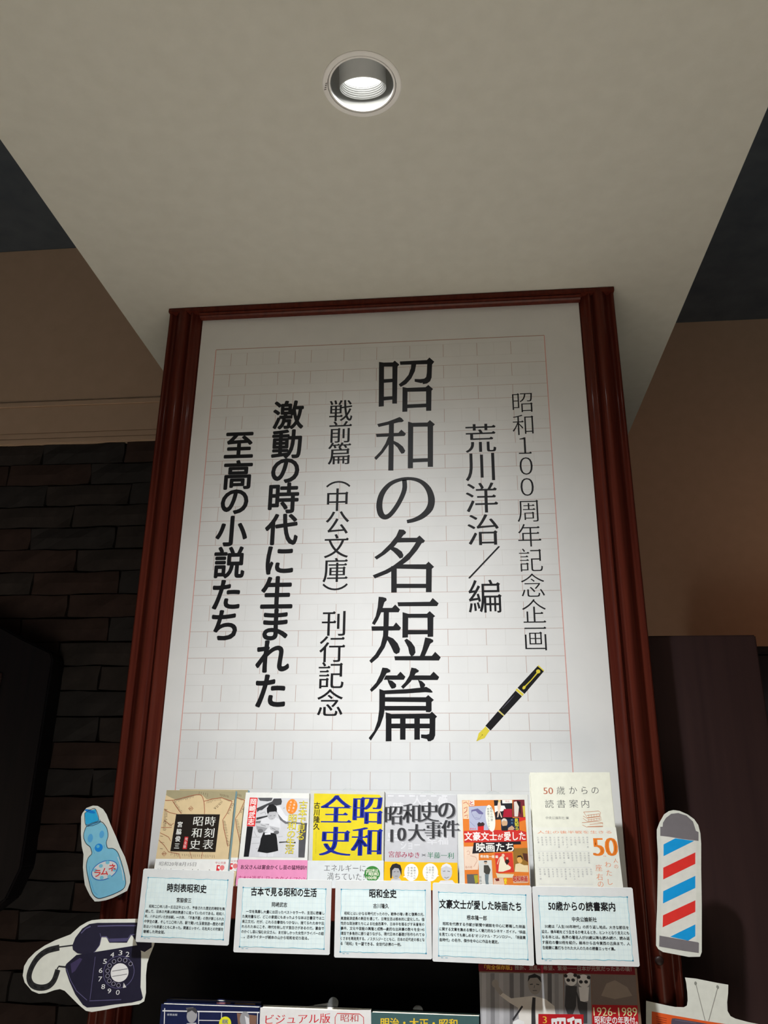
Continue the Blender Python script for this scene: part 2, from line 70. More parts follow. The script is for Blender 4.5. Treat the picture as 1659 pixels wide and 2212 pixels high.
'b1_title':[('P',(35,28,22),3,[(-302.74,123.09),(-235.27,123.56),(-235.78,71.41),(-304.09,71.37)]),('V',(235,235,228),4,'時刻表',[(-248.51,113.69),(-248.39,97.56),(-248.27,81.63)],17.01,14.8,'M'),('V',(235,235,228),4,'昭和史',[(-267.34,113.46),(-267.59,97.31),(-267.84,81.35)],17.01,14.8,'M'),('V',(235,235,228),4,'宮脇俊三',[(-294.72,108.66),(-294.88,98.62),(-295.04,88.65),(-295.19,78.77)],8.48,8.34,'b'),('P',(200,40,45),4,[(-284.94,91.63),(-279.6,91.7),(-279.45,74.64),(-285.87,74.55)]),('V',(240,235,230),5,'完全版',[(-282.05,88.44),(-282.62,83.32),(-283.18,78.21)],4.51,4.67,'')],
'b1_band':[('P',(240,240,235),5,[(-324.36,60.81),(-214.3,61.86),(-214.06,43.6),(-324.71,43.09)]),('T',(60,60,60),6,'昭和20年8月15日',(-318.17,54.31),(-262.56,54.37),5.69,'m'),('T',(50,50,50),6,'時は止っていなかった',(-320.03,43.88),(-237.45,44.18),8.18,'M'),('T',(200,40,60),6,'中公文庫',(-233.99,56.98),(-218.47,56.95),3.12,''),('P',(215,45,55),6,[(-231.55,53.89),(-226.81,53.97),(-226.59,52.13),(-229.74,52.08),(-229.45,49.68),(-226.07,47.9),(-228.14,45.47),(-231.6,45.41)]),('E',(235,130,130),6,(-223.23,50.49),3.48,3.38,0),('R',(235,130,130),6,[0.79],[(-223.23,50.49),(-222.64,45.56)])],
'b2_picture':[('P',(212,212,215),1,[(-192.13,147.97),(-102.14,147.56),(-102.79,65.95),(-192.9,65.54)]),('P',(90,90,93),2,[(-179.77,147.77),(-157.22,147.99),(-158.55,143.83),(-164.59,142.81),(-176.28,143.65)]),('P',(70,70,73),2,[(-155.4,146.73),(-144.19,147.16),(-142.46,142.72),(-143.44,138.26),(-150.45,136.92),(-154.64,138.15),(-164.03,136.78),(-171.59,130.38),(-176.28,129.69),(-178.75,127.14),(-180.33,132.81),(-166.93,138.66),(-157.75,142.56)]),('P',(60,60,63),2,[(-179.36,119.6),(-169.39,121.6),(-162.75,122.93),(-162.57,121.05),(-170.47,118.77),(-179.01,116.16)]),('P',(120,120,123),2,[(-179.53,114.6),(-170.14,115.33),(-171.19,112.21),(-179.93,111.79)]),('P',(110,110,113),2,[(-149,128.11),(-142.49,123.16),(-131.69,114.55),(-114.85,113.52),(-102.09,112.75),(-102.03,111.82),(-134.78,111.41),(-143.31,116.9)]),('P',(230,230,233),2,[(-149.66,135.67),(-144.92,135.72),(-135.76,123.24),(-132.29,122.03),(-132.31,113.93),(-138.6,116.96),(-147.43,125.61)]),('P',(85,85,88),2,[(-111.46,112.94),(-102.44,112.93),(-102.79,65.95),(-111.98,66.11),(-113.03,88.98)]),('P',(28,28,31),2,[(-192.31,107.28),(-182.83,107.09),(-185.28,65.84),(-192.9,65.54)]),('R',(150,150,153),2,[0.4],[(-184.01,92.27),(-171.99,92.74)]),('R',(150,150,153),2,[0.4],[(-183.13,83.72),(-171.18,84.51)]),('R',(60,60,63),2,[1.98,1.32,1.98],[(-141.98,85.84),(-132.74,86.58),(-117.43,85.89)]),('R',(150,150,153),2,[0.4],[(-143.97,93.43),(-137.36,94.14)]),('R',(120,120,123),2,[0.54],[(-139.96,133.24),(-137.31,133.9)]),('R',(120,120,123),2,[0.48],[(-173.82,125.31),(-167.28,127.9),(-165.57,124.15)]),('R',(140,140,143),2,[0.4],[(-180.8,100.31),(-176.76,93.6),(-175.61,95.45)]),('R',(140,140,143),2,[0.4],[(-175.73,76.55),(-171.86,77.81)]),('P',(225,225,228),3,[(-171.06,117.82),(-162.57,121.05),(-150.37,120.57),(-143.31,116.9),(-141.79,106.99),(-143.06,98.35),(-165.91,99.27),(-174.69,106.57),(-172.6,112.81)]),('E',(190,190,193),4,(-156.21,125.51),7.04,8.82,0),('P',(30,30,33),5,[(-163.83,127.31),(-164.7,132.98),(-161.43,138.08),(-156.08,139.08),(-151.07,136.28),(-149.2,131.88),(-149.23,126.85),(-151.08,128.71),(-160.47,127.66),(-162.24,124.81)]),('R',(90,90,93),5,[0.54],[(-159.31,122.34),(-156.63,122.68)]),('R',(90,90,93),5,[0.54],[(-153.57,122.41),(-151.26,123.06)]),('R',(130,130,133),5,[0.41],[(-156.24,118.31),(-154.22,118.33)]),('P',(28,28,31),4,[(-166.58,99.27),(-147.73,98.29),(-145.81,91.57),(-142.34,74.63),(-147.53,73.35),(-158.59,71.07),(-173.04,72.96),(-170.34,82.69),(-169.77,90.63)]),('P',(222,222,225),4,[(-169.28,71.81),(-159.22,70.76),(-159.09,65.84),(-170.68,65.78)]),('P',(222,222,225),4,[(-157.24,70.79),(-148.74,72.13),(-149.49,65.63),(-157.42,65.63)]),('P',(160,160,163),5,[(-179.16,110.86),(-158.95,111.11),(-159.9,106.76),(-165.91,99.27),(-171.34,99.82),(-177.07,103.45)]),('P',(205,205,208),6,[(-179.22,111.49),(-172.54,112.19),(-158.78,109.25),(-159.73,104.91),(-167.96,106.66),(-177.5,107.78)]),('P',(190,190,193),6,[(-158.73,108.63),(-143.02,105.74),(-143.27,100.81),(-151.29,100.7),(-156.93,103.71)]),('E',(120,120,123),6,(-171.49,101.36),4.08,2.79,0),('E',(110,110,113),6,(-147.17,99.52),4.02,2.44,0),('R',(235,235,238),6,[2.68],[(-164.37,97.14),(-155.73,97.87)]),('R',(90,90,93),6,[0.54],[(-171.62,109.71),(-164.04,107.95)]),('R',(90,90,93),7,[0.54],[(-155.09,105.59),(-148.84,103.2)])],
'b2_title':[('P',(225,45,45),6,[(-192.13,147.97),(-180.11,147.77),(-180.17,107.43),(-192.68,107.59)]),('V',(245,240,235),7,'岡崎武志',[(-186.17,141.96),(-186.36,132.43),(-186.55,122.97),(-186.74,113.57)],10.35,9.6,'b'),('E',(240,140,50),7,(-126.99,135.91),8.5,10.56,0),('V',(250,245,240),8,'ご家庭に',[(-122.79,142.91),(-123.57,138.36),(-124.35,133.83),(-125.12,129.31)],3.4,3.4,''),('V',(250,245,240),8,'あった本',[(-128.84,142.22),(-129.54,138.3),(-130.25,134.4),(-130.95,130.51)],3.4,3.46,''),('V',(90,80,50),7,'古本で見る',[(-109.82,138.61),(-110.07,127.44),(-110.31,116.37),(-110.54,105.39),(-110.78,94.5)],13.87,11.78,'b'),('V',(245,225,60),8,'古本で見る',[(-109.82,138.61),(-110.07,127.44),(-110.31,116.37),(-110.54,105.39),(-110.78,94.5)],13.73,11.66,'M'),('V',(90,80,50),7,'昭和の生活',[(-124.37,119.62),(-124.68,108.6),(-124.99,97.67),(-125.29,86.84),(-125.6,76.09)],14.08,11.59,'b'),('V',(245,225,60),8,'昭和の生活',[(-124.37,119.62),(-124.68,108.6),(-124.99,97.67),(-125.29,86.84),(-125.6,76.09)],13.94,11.47,'M')],
'b2_band':[('P',(235,150,190),9,[(-200.83,62),(-97.96,62.46),(-97.65,29.9),(-200.67,27.98)]),('T',(75,25,55),10,'お父さんは宴会かくし芸の猛特訓?!',(-195.74,51.93),(-98.59,52.68),5.63,'b'),('T',(170,20,90),10,'古本は過ぎし日へのタイムマシン',(-198.04,36.81),(-97.51,37.16),7.02,'M')],
'b3_panel':[('P',(225,205,40),1,[(-94.6,154.7),(3.95,153.93),(8.47,148.45),(9.6,63.78),(-91.14,62.15)])],
'b3_title':[('V',(22,40,150),2,'昭和',[(-12.83,131.77),(-12.82,88.86)],47.85,43.52,'H'),('V',(22,40,150),2,'全史',[(-59.93,133.31),(-59.05,88.87)],48.18,43.84,'H'),('V',(30,30,30),2,'古川隆久',[(-89.09,137.81),(-88.71,127.97),(-88.33,118.21),(-87.96,108.51)],9.7,9.86,'b'),('V',(60,60,60),2,'TakahisaFurukawa',[(-87.88,100.45),(-87.8,98.54),(-87.73,96.62),(-87.65,94.71),(-87.58,92.8),(-87.51,90.9),(-87.43,89),(-87.36,87.1),(-87.29,85.2),(-87.21,83.3),(-87.14,81.41),(-87.07,79.53),(-86.99,77.64),(-86.92,75.76),(-86.85,73.88),(-86.77,72)],2.03,1.86,'')],
'b3_band':[('P',(222,226,226),3,[(-97.86,62.04),(12.41,63.82),(13.37,7.15),(-95.32,4.92)]),('T',(60,60,62),4,'エネルギーに',(-73.31,52.74),(-13.43,53.11),9.22,'m'),('T',(60,60,62),4,'満ちていた！',(-68.15,41.94),(-14.71,41.87),9.65,'m'),('E',(60,135,60),4,(-3.66,46.26),11.2,10.16,0),('T',(240,240,220),5,'2025年は',(-12.49,50.57),(4.61,50.61),4.08,'b'),('T',(240,240,220),5,'「昭和',(-12.06,46.11),(5.44,46.04),4.57,'b'),('T',(240,240,220),5,'100年」',(-11.61,41.04),(6.27,40.98),4.56,'b')],
'b4_panel':[('P',(200,200,203),1,[(14.12,155.41),(118.15,154.31),(117.61,62.72),(13.84,62.56)]),('T',(218,218,221),2,'人',(53.41,146.82),(66.38,146.95),12.29,'b'),('T',(218,218,221),2,'会',(67.83,141.49),(83.62,141.66),12.22,'b'),('T',(218,218,221),2,'働',(90.09,145.82),(104.42,145.96),12.25,'b'),('T',(218,218,221),2,'件',(102.18,137.77),(115.01,137.91),12.15,'b'),('T',(218,218,221),2,'史',(16.17,96.53),(36.07,96.8),11.85,'b'),('T',(218,218,221),2,'ショー',(36.24,84.97),(64.42,85.38),11.72,'b'),('T',(218,218,221),2,'幸福',(74.26,92.07),(105.15,92.5),11.75,'b'),('T',(218,218,221),2,'時',(24.66,136.95),(40.53,137.12),12.22,'b'),('T',(218,218,221),2,'戦',(95.51,110.84),(112.44,111.05),11.91,'b'),('P',(222,222,225),2,[(16.35,153.36),(25.08,153.3),(25.12,151.37),(16.4,151.42)]),('P',(222,222,225),2,[(32.34,153.51),(41.05,153.45),(41.07,151.52),(32.37,151.57)]),('P',(222,222,225),2,[(48.29,153.66),(56.98,153.6),(56.99,151.67),(48.31,151.72)]),('P',(222,222,225),2,[(64.2,153.8),(72.86,153.75),(72.86,151.82),(64.21,151.88)]),('P',(222,222,225),2,[(80.07,153.95),(88.71,153.89),(88.7,151.97),(80.07,152.03)]),('P',(222,222,225),2,[(95.9,154.1),(104.52,154.04),(104.5,152.12),(95.89,152.18)])],
'b4_title':[('V',(150,150,153),3,'昭和史の',[(26.76,124.48),(53.12,127.48),(79.28,129.67),(104.24,131.7)],29.52,30.38,'H'),('V',(65,65,68),4,'昭和史の',[(25.6,125.41),(51.97,128.42),(78.15,130.74),(103.11,132.63)],28.6,29.7,'H'),('V',(150,150,153),3,'10大事件',[(24.43,96.38),(38.88,98.43),(60.83,101.1),(84.87,104.73),(109.56,107.04)],26.98,26.4,'H'),('V',(65,65,68),4,'10大事件',[(23.27,97.29),(37.73,99.47),(59.69,102.15),(83.74,105.64),(108.45,108.08)],26.27,25.74,'H'),('T',(165,25,70),3,'宮部みゆき',(19.53,72.34),(63.76,71.74),8.01,'M'),('T',(90,90,93),3,'×',(66.56,72.17),(72.84,72.27),6.44,'m'),('T',(30,125,85),3,'半藤一利',(74.94,71.91),(112.51,71.86),7.97,'M')],
'b4_band':[('P',(250,190,20),3,[(13.42,62.55),(117.47,62.71),(118.12,9.3),(12.68,7.14)]),('E',(175,175,178),5,(30.48,49.4),6.72,9.52,0),('P',(40,40,43),6,[(22.29,41.01),(21.61,53.71),(24.72,58.88),(30.3,60.51),(36.34,58.43),(38.38,52.72),(38.22,43.82),(36.05,50.13),(33.9,53.92),(28.3,54.46),(24.87,51.21),(24.37,41.05)]),('P',(200,200,203),4,[(20.39,32.15),(24.39,40.42),(35.48,41.25),(42.52,32.57)]),('R',(80,80,83),6,[0.7],[(27,49.34),(29.5,49.64)]),('R',(80,80,83),6,[0.7],[(31.87,49.68),(34.38,49.47)]),('R',(110,110,113),6,[0.56],[(28.77,43.66),(32.94,43.73)]),('E',(205,205,208),5,(101.84,50.63),8,10.71,0),('P',(225,225,228),4,[(86.56,32.14),(93.47,39.15),(109.94,40.07),(116.65,32.7)]),('R',(90,90,93),6,[0.69],[(97.02,51.18),(100.47,51.5)]),('R',(90,90,93),6,[0.69],[(103.23,51.54),(106.67,51.1)]),('R',(110,110,113),6,[0.68],[(99.01,43.64),(101.74,42.43),(105.2,44.01)]),('P',(228,228,231),6,[(93.88,54.93),(96.41,59.43),(101.98,61.69),(107.48,59.62),(109.9,55.21),(101.93,58.25)]),('E',(245,245,240),5,(52.05,49.14),10.01,11.18,0),('P',(245,245,240),5,[(43.07,44.54),(40.32,42.85),(44.49,42.04)]),('E',(245,245,240),5,(79.06,49.61),10.84,11.68,0),('P',(245,245,240),5,[(88.71,46.61),(91.87,45.41),(88.7,44.09)]),('V',(40,40,43),6,'半藤さんは',[(56.87,54.94),(56.82,51.6),(56.77,48.27),(56.72,44.94),(56.68,41.63)],3.34,2.79,''),('V',(40,40,43),6,'昭和史の',[(52.7,54.87),(52.63,51.26),(52.57,47.67),(52.51,44.08)],3.34,2.79,''),('V',(40,40,43),6,'生き証人！',[(48.1,54.8),(48.07,51.61),(48.03,48.43),(47.99,45.26),(47.95,42.1)],3.36,2.82,''),('V',(40,40,43),6,'宮部さんに',[(82.82,56.02),(82.74,52.68),(82.66,49.35),(82.57,46.03),(82.49,42.72)],3.34,2.79,''),('V',(40,40,43),6,'小説に',[(78.67,55.95),(78.52,52.77),(78.37,49.59)],3.31,2.79,''),('V',(40,40,43),6,'してほしいの',[(74.51,55.88),(74.45,52.57),(74.39,49.27),(74.33,45.98),(74.27,42.7),(74.21,39.42)],3.31,2.79,'')],
'b5_picture':[('P',(225,125,45),1,[(125.96,147.18),(216.36,148.98),(217.7,35.48),(127.57,33.81)]),('P',(235,205,170),2,[(126.46,146.69),(135.63,147.14),(135.36,121.46),(127.01,121.36)]),('R',(190,60,40),3,[0.73],[(127.48,142.85),(131.92,145),(134.76,141.53)]),('R',(190,60,40),3,[0.88],[(128.42,135.89),(133.22,138.03),(132.35,132.46),(128.65,129.65)]),('R',(190,60,40),3,[0.72],[(128.56,125.51),(133.68,126.95),(132.85,122.8)]),('P',(240,230,215),2,[(136.36,147),(143.69,147.36),(143.63,140.09),(136.55,139.81)]),('T',(200,30,35),3,'と',(137.15,143.51),(142.71,143.71),5.58,'B'),('P',(178,182,205),2,[(135.42,138.75),(161.69,139.86),(163.39,106.47),(135.7,106.1)]),('P',(110,105,150),3,[(138.95,133.92),(148.47,136.11),(156.27,129.96),(155.48,127.89),(149.7,128.51),(145.46,132.61),(140.35,131.86),(139.18,129.08)]),('R',(130,130,170),3,[0.58],[(139.55,129.08),(142.32,124.29),(145.12,120.89),(150.93,121.64),(154,127.18)]),('R',(130,130,170),3,[0.5],[(136.36,118.04),(143.4,111.3)]),('R',(130,130,170),3,[0.5],[(144.48,123.63),(150.23,122.32)]),('P',(60,40,40),3,[(147.11,114.76),(149.36,117.52),(152.21,116.18),(155.14,117.59),(157.93,114.89),(156.4,112.15),(147.73,111.36)]),('P',(215,40,40),4,[(147.73,111.36),(156.4,112.15),(156.21,106.37),(147.58,106.26)]),('T',(215,60,60),3,'あの人',(136.47,108.15),(145.48,108.27),2.72,'b'),('P',(35,32,38),2,[(172.17,147.64),(199.09,148.32),(198.25,124.26),(197.79,122.2),(173.28,120.88)]),('P',(235,235,230),3,[(172.59,139.84),(179.15,140.6),(187.11,140.34),(189.08,135.85),(183.14,132.33),(177.38,132.96),(172.96,130.84)]),('P',(235,205,180),4,[(178.26,145.46),(181.54,145.5),(182.02,139.93),(180.28,132.99),(183.14,124.08),(181.7,124.06),(179.13,131.6),(177.76,124.7),(175.93,124),(177.38,132.96),(176.94,139.88)]),('E',(225,195,120),5,(180.13,146.53),1.8,1.75,0),('P',(170,25,50),3,[(186.19,135.82),(197.75,135.95),(197.55,124.59),(184.24,124.44)]),('P',(240,238,230),3,[(184.2,148.17),(198.73,148.32),(198.51,143.93),(184.35,143.43)]),('T',(190,80,80),4,'映画',(188.83,146.27),(194.64,146.32),3.07,'m'),('P',(120,40,50),2,[(200.18,148.33),(216.36,148.98),(216.2,124.47),(198.65,124.95)]),('P',(225,215,205),3,[(201.13,145.69),(204.79,146.43),(208,138.82),(205.87,125.72),(200.84,125.66)]),('P',(215,190,80),3,[(213.13,140.26),(216.74,140.3),(216.24,125.15),(213.73,125.12)]),('P',(40,20,25),3,[(205.23,147.82),(210.55,145.79),(210.29,127.82),(207.71,133.29)]),('P',(215,50,40),2,[(207.23,124.36),(216.45,125.16),(216.38,121.4),(206.9,118.22)]),('P',(20,38,70),2,[(180.92,122.68),(207.21,124.02),(207.02,107.04),(181.28,106.02)]),('E',(205,165,130),3,(186.07,117.28),4.46,5.78,0),('P',(215,210,200),4,[(181.91,120.64),(185.62,123.08),(189.82,120.74),(189.01,118.68),(185.49,120.35),(182.15,117.92)]),('P',(30,30,35),3,[(181.99,106.03),(183.71,112.49),(189.47,113.24),(190.57,106.15)]),('P',(200,160,130),3,[(191.1,109.87),(196.64,113.33),(200.72,109.32),(197.76,107.25),(190.62,107.16)]),('V',(235,220,40),3,'見知ら',[(203.29,120.22),(203.5,114.78),(203.72,109.36)],6.04,5.78,'b'),('V',(120,160,190),3,'昭和',[(197.01,120.82),(197.16,116.74)],2.84,2.72,''),('P',(205,50,45),2,[(127.38,104.98),(167.7,106.86),(206.33,107.36),(216.5,104.8),(216.16,92.74),(204.08,91.9),(128.11,89.48)]),('P',(35,30,35),3,[(141.36,89.67),(208,92.29),(208.14,88.3),(197.5,87.81),(197.77,79.21),(138.82,75)]),('P',(238,212,190),2,[(127.28,84.12),(148.36,84.77),(147.82,67.23),(146.37,54.14),(127.66,53.49)]),('R',(190,120,95),3,[0.43],[(131.04,76.86),(133.23,78.89),(135.31,76.93),(134.52,73.61),(131.69,74.22)]),('R',(190,120,95),3,[0.43],[(135.91,72.31),(143.67,70.45),(145.66,65.88),(140.48,57.94)]),('T',(190,120,95),3,'春の歌',(128.45,57.09),(138.35,57.26),3.26,'m'),('P',(215,60,45),3,[(170.43,76.15),(195.2,77.19),(196.74,51.77),(171.85,50.04)]),('P',(238,228,200),4,[(178.37,71.66),(182.31,73.04),(184.4,64.55),(192.51,58.17),(191.69,55.56),(181.04,52.14),(174.73,52.03),(175.79,60.49)]),('E',(235,200,170),5,(182.33,73.36),2.1,2.08,0),('P',(50,30,25),4,[(186.01,69.15),(188.86,69.85),(190.75,65.3),(187.03,60.68),(184.4,64.55)]),('E',(225,180,150),5,(187.79,69.51),1.54,1.58,0),('R',(235,200,170),5,[1.14],[(177.99,70.99),(175.33,66.36),(173.73,61.76)]),('P',(225,215,180),4,[(171.18,50.68),(175.32,49.46),(196.26,49.18),(193.94,44.63),(173.01,44.26)]),('P',(150,110,45),2,[(196.54,82.82),(217.06,83.79),(216.6,52.11),(196.77,52.41)]),('E',(225,170,90),3,(205.32,68.81),3.85,5.28,0),('P',(45,30,20),4,[(201.53,70.06),(202.75,73.36),(206.66,74.07),(209.33,71.49),(209.11,67.56),(207.22,71.46),(203.7,71.4)]),('P',(235,215,170),3,[(197.47,52.42),(199.01,62.18),(204.69,63.57),(210.85,61.07),(216.44,61.17),(216.6,52.11)]),('P',(90,50,35),3,[(209.62,76.75),(216.61,76.2),(216.67,65.07),(211.25,68.25)]),('P',(215,215,208),2,[(147.44,66.24),(165.83,66.86),(166.7,34.53),(147.51,34.18)]),('E',(200,175,150),4,(157.24,63.45),1.99,2.11,0),('P',(40,38,38),5,[(154.79,64.06),(155.55,65.71),(159.09,65.77),(159.88,64.15)]),('P',(70,68,60),4,[(154.66,60.14),(161.01,60.24),(163.96,54.44),(161.99,48.58),(157.08,48.49),(154.36,51.03)]),('P',(110,125,130),4,[(155.67,48.47),(161.29,48.56),(160.24,38.89),(160.82,35.7),(156.62,35.31),(155.78,41.38)]),('V',(60,60,60),3,'独裁者',[(149.23,44.48),(149.44,39.98),(149.65,35.5)],3.64,3.9,'m'),('P',(95,95,95),2,[(130.36,48.02),(145.84,48.29),(146.46,34.16),(131.07,33.87)]),('P',(170,165,50),3,[(140.18,46.9),(145.81,47.32),(146.23,37.99),(141.97,35.99)]),('P',(225,190,165),3,[(167.74,43.52),(181.38,44.09),(182.35,34.83),(167.05,34.54)]),('P',(120,40,35),4,[(169.47,42.91),(175.08,43.65),(175.64,40.46),(171.43,39.74)]),('T',(240,225,40),4,'愛',(182.24,39.94),(186.06,40.01),7.03,'b'),('P',(215,180,150),2,[(193.69,46.56),(215.64,47.59),(215.81,38.63),(194.98,37.61)]),('T',(185,40,40),3,'昭和映画',(194.56,43.04),(214.72,43.73),7.04,'B')],
'b5_title':[('T',(245,243,235),5,'文豪文士',(128.09,97.88),(174.89,98.52),11.08,'b'),('T',(245,243,235),5,'が',(175.56,97.53),(183.41,97.63),8.04,'b'),('T',(245,243,235),5,'愛した',(184.52,98.66),(215.15,99.75),11.37,'b'),('T',(245,243,235),6,'映画たち',(144.4,83.38),(197.69,84.5),11.93,'b'),('E',(240,240,225),5,(166.29,122.85),6.62,18.36,6),('V',(70,70,73),6,'昭和の作家',[(167.95,136.32),(168.02,132.34),(168.09,128.37),(168.16,124.42),(168.22,120.48)],3.8,3.85,''),('V',(70,70,73),6,'映画論コレクション',[(163.35,135.57),(163.37,132.2),(163.38,128.84),(163.4,125.48),(163.41,122.14),(163.43,118.8),(163.44,115.47),(163.46,112.15),(163.47,108.84)],3.36,3.31,''),('T',(245,240,225),4,'根本隆一郎 編',(150.08,71.54),(175.19,71.41),3.69,'b')],
'b6_band':[('P',(238,238,226),1,[(225.78,111.19),(342.88,112.69),(344.31,35.16),(226.67,32.95)]),('T',(235,150,110),2,'人生の後半戦を生きる',(232.32,104.84),(335.99,106.21),3.88,''),('V',(150,150,153),2,'北村薫',[(232.33,97.54),(232.6,94.43),(232.87,91.33)],2.67,2.66,''),('V',(150,150,153),2,'高島俊男',[(238.13,97.62),(238.23,94.51),(238.34,91.41),(238.45,88.31)],2.67,2.66,''),('V',(150,150,153),2,'平松洋子',[(243.92,97.7),(244.02,94.59),(244.12,91.49),(244.22,88.4)],2.67,2.66,''),('V',(150,150,153),2,'角田光代',[(249.71,97.78),(249.8,94.67),(249.9,91.57),(249.99,88.48)],2.67,2.66,''),('V',(150,150,153),2,'小川洋子',[(255.5,97.86),(255.58,94.75),(255.67,91.65),(255.75,88.56)],2.65,2.66,''),('V',(150,150,153),2,'伊藤比呂美',[(261.27,97.94),(261.27,94.83),(261.27,91.74),(261.27,88.64),(261.27,85.56)],2.67,2.66,''),('V',(150,150,153),2,'村上陽子',[(267.05,98.02),(267.12,94.92),(267.19,91.82),(267.26,88.73)],2.65,2.66,''),('V',(150,150,153),2,'大竹しのぶ',[(272.82,98.1),(272.8,95),(272.79,91.9),(272.77,88.81),(272.76,85.73)],2.65,2.66,''),('V',(150,150,153),2,'川本三郎',[(278.58,98.18),(278.64,95.08),(278.69,91.98),(278.75,88.9)],2.65,2.66,''),('V',(150,150,153),2,'小池昌代',[(284.34,98.26),(284.39,95.16),(284.43,92.07),(284.48,88.98)],2.65,2.66,''),('V',(150,150,153),2,'内田樹',[(290.09,98.34),(290.29,95.24),(290.48,92.15)],2.65,2.66,''),('V',(150,150,153),2,'池内紀',[(295.84,98.42),(296.03,95.32),(296.22,92.24)],2.64,2.66,''),('V',(150,150,153),2,'岡本裕一朗',[(301.58,98.5),(301.53,95.4),(301.48,92.31),(301.43,89.23),(301.38,86.15)],2.65,2.66,''),('R',(205,205,208),2,[0.31],[(229.61,79.37),(303.01,80.49)]),('V',(150,150,153),2,'村上陽子',[(232.57,76.93),(232.68,73.87),(232.79,70.82),(232.91,67.77)],2.65,2.63,''),('V',(150,150,153),2,'大竹しのぶ',[(238.34,77.02),(238.37,73.96),(238.4,70.91),(238.43,67.86),(238.46,64.83)],2.65,2.63,''),('V',(150,150,153),2,'川本三郎',[(244.12,77.11),(244.21,74.05),(244.31,71),(244.41,67.96)],2.63,2.63,''),('V',(150,150,153),2,'小池昌代',[(249.88,77.2),(249.97,74.14),(250.07,71.09),(250.16,68.05)],2.65,2.63,''),('V',(150,150,153),2,'内田樹',[(255.64,77.29),(255.88,74.24),(256.12,71.19)],2.65,2.63,''),('V',(150,150,153),2,'池内紀',[(261.4,77.38),(261.63,74.33),(261.86,71.28)],2.64,2.63,''),('V',(150,150,153),2,'岡本裕一朗',[(267.15,77.47),(267.14,74.41),(267.14,71.37),(267.13,68.33),(267.12,65.3)],2.64,2.63,''),('V',(150,150,153),2,'北村薫',[(272.9,77.55),(273.11,74.51),(273.33,71.46)],2.64,2.61,''),('V',(150,150,153),2,'高島俊男',[(278.64,77.64),(278.69,74.59),(278.75,71.55),(278.8,68.52)],2.64,2.61,''),('V',(150,150,153),2,'平松洋子',[(284.37,77.73),(284.42,74.68),(284.47,71.64),(284.52,68.61)],2.64,2.61,''),('V',(150,150,153),2,'角田光代',[(290.1,77.82),(290.15,74.77),(290.19,71.73),(290.23,68.7)],2.63,2.61,''),('V',(150,150,153),2,'小川洋子',[(295.83,77.91),(295.86,74.86),(295.9,71.82),(295.93,68.79)],2.62,2.63,''),('V',(150,150,153),2,'伊藤比呂美',[(301.55,78),(301.5,74.95),(301.45,71.91),(301.4,68.88),(301.35,65.86)],2.62,2.63,''),('R',(205,205,208),2,[0.31],[(229.82,58.34),(302.91,59.57)]),('V',(150,150,153),2,'岡本裕一朗',[(232.76,55.95),(232.79,52.94),(232.82,49.94),(232.86,46.94),(232.89,43.96)],2.62,2.59,''),('V',(150,150,153),2,'北村薫',[(238.61,56.05),(238.87,53.04),(239.13,50.05)],2.62,2.59,''),('V',(150,150,153),2,'高島俊男',[(244.46,56.15),(244.56,53.14),(244.66,50.14),(244.75,47.15)],2.62,2.59,''),('V',(150,150,153),2,'平松洋子',[(250.31,56.25),(250.4,53.24),(250.49,50.25),(250.58,47.26)],2.62,2.59,''),('V',(150,150,153),2,'角田光代',[(256.15,56.35),(256.23,53.34),(256.31,50.35),(256.4,47.36)],2.62,2.59,''),('V',(150,150,153),2,'小川洋子',[(261.98,56.45),(262.06,53.44),(262.13,50.45),(262.21,47.46)],2.62,2.59,''),('V',(150,150,153),2,'伊藤比呂美',[(267.81,56.55),(267.8,53.54),(267.79,50.55),(267.79,47.56),(267.78,44.58)],2.62,2.59,''),('V',(150,150,153),2,'村上陽子',[(273.64,56.65),(273.7,53.65),(273.76,50.65),(273.82,47.67)],2.6,2.59,''),('V',(150,150,153),2,'大竹しのぶ',[(279.45,56.74),(279.43,53.75),(279.41,50.75),(279.39,47.77),(279.36,44.79)],2.62,2.57,''),('V',(150,150,153),2,'川本三郎',[(285.27,56.84),(285.31,53.85),(285.36,50.86),(285.41,47.88)],2.6,2.57,''),('V',(150,150,153),2,'小池昌代',[(291.08,56.94),(291.12,53.95),(291.15,50.96),(291.19,47.98)],2.6,2.57,''),('V',(150,150,153),2,'内田樹',[(296.88,57.04),(297.06,54.05),(297.25,51.07)],2.6,2.57,''),('V',(150,150,153),2,'池内紀',[(302.68,57.14),(302.85,54.15),(303.03,51.17)],2.6,2.57,''),('R',(205,205,208),2,[0.31],[(229.99,36.96),(303.94,38.33)]),('T',(240,130,40),2,'50',(307.8,87.13),(342.8,87.64),25.37,'H'),('V',(235,130,70),2,'人の',[(337.73,69.04),(337.69,61.59)],6.88,6.48,'m'),('V',(235,130,70),2,'“わたし',[(326.41,73.17),(326.82,63.84),(327.24,53.15),(326.97,41.85)],9.49,8.93,'m'),('V',(235,130,70),2,'座右の',[(313.87,59.33),(313.97,47.96),(314.27,38.8)],9.49,9.44,'m')],
'b6_title':[('T',(190,110,85),1,'50',(244.48,161.78),(258.47,161.9),9.65,'M'),('V',(85,85,88),1,'歳からの',[(269.41,162.31),(287.05,162.77),(303.32,162.76),(318.63,163.05)],12.8,12.48,'m'),('V',(85,85,88),1,'読書案内',[(251.71,143.41),(268.78,143.73),(286.43,144.07),(302.92,144.24)],13.44,12.32,'m'),('T',(110,110,113),1,'中央公論新社 編',(245.29,124.25),(277.87,124.64),3.93,'m')],
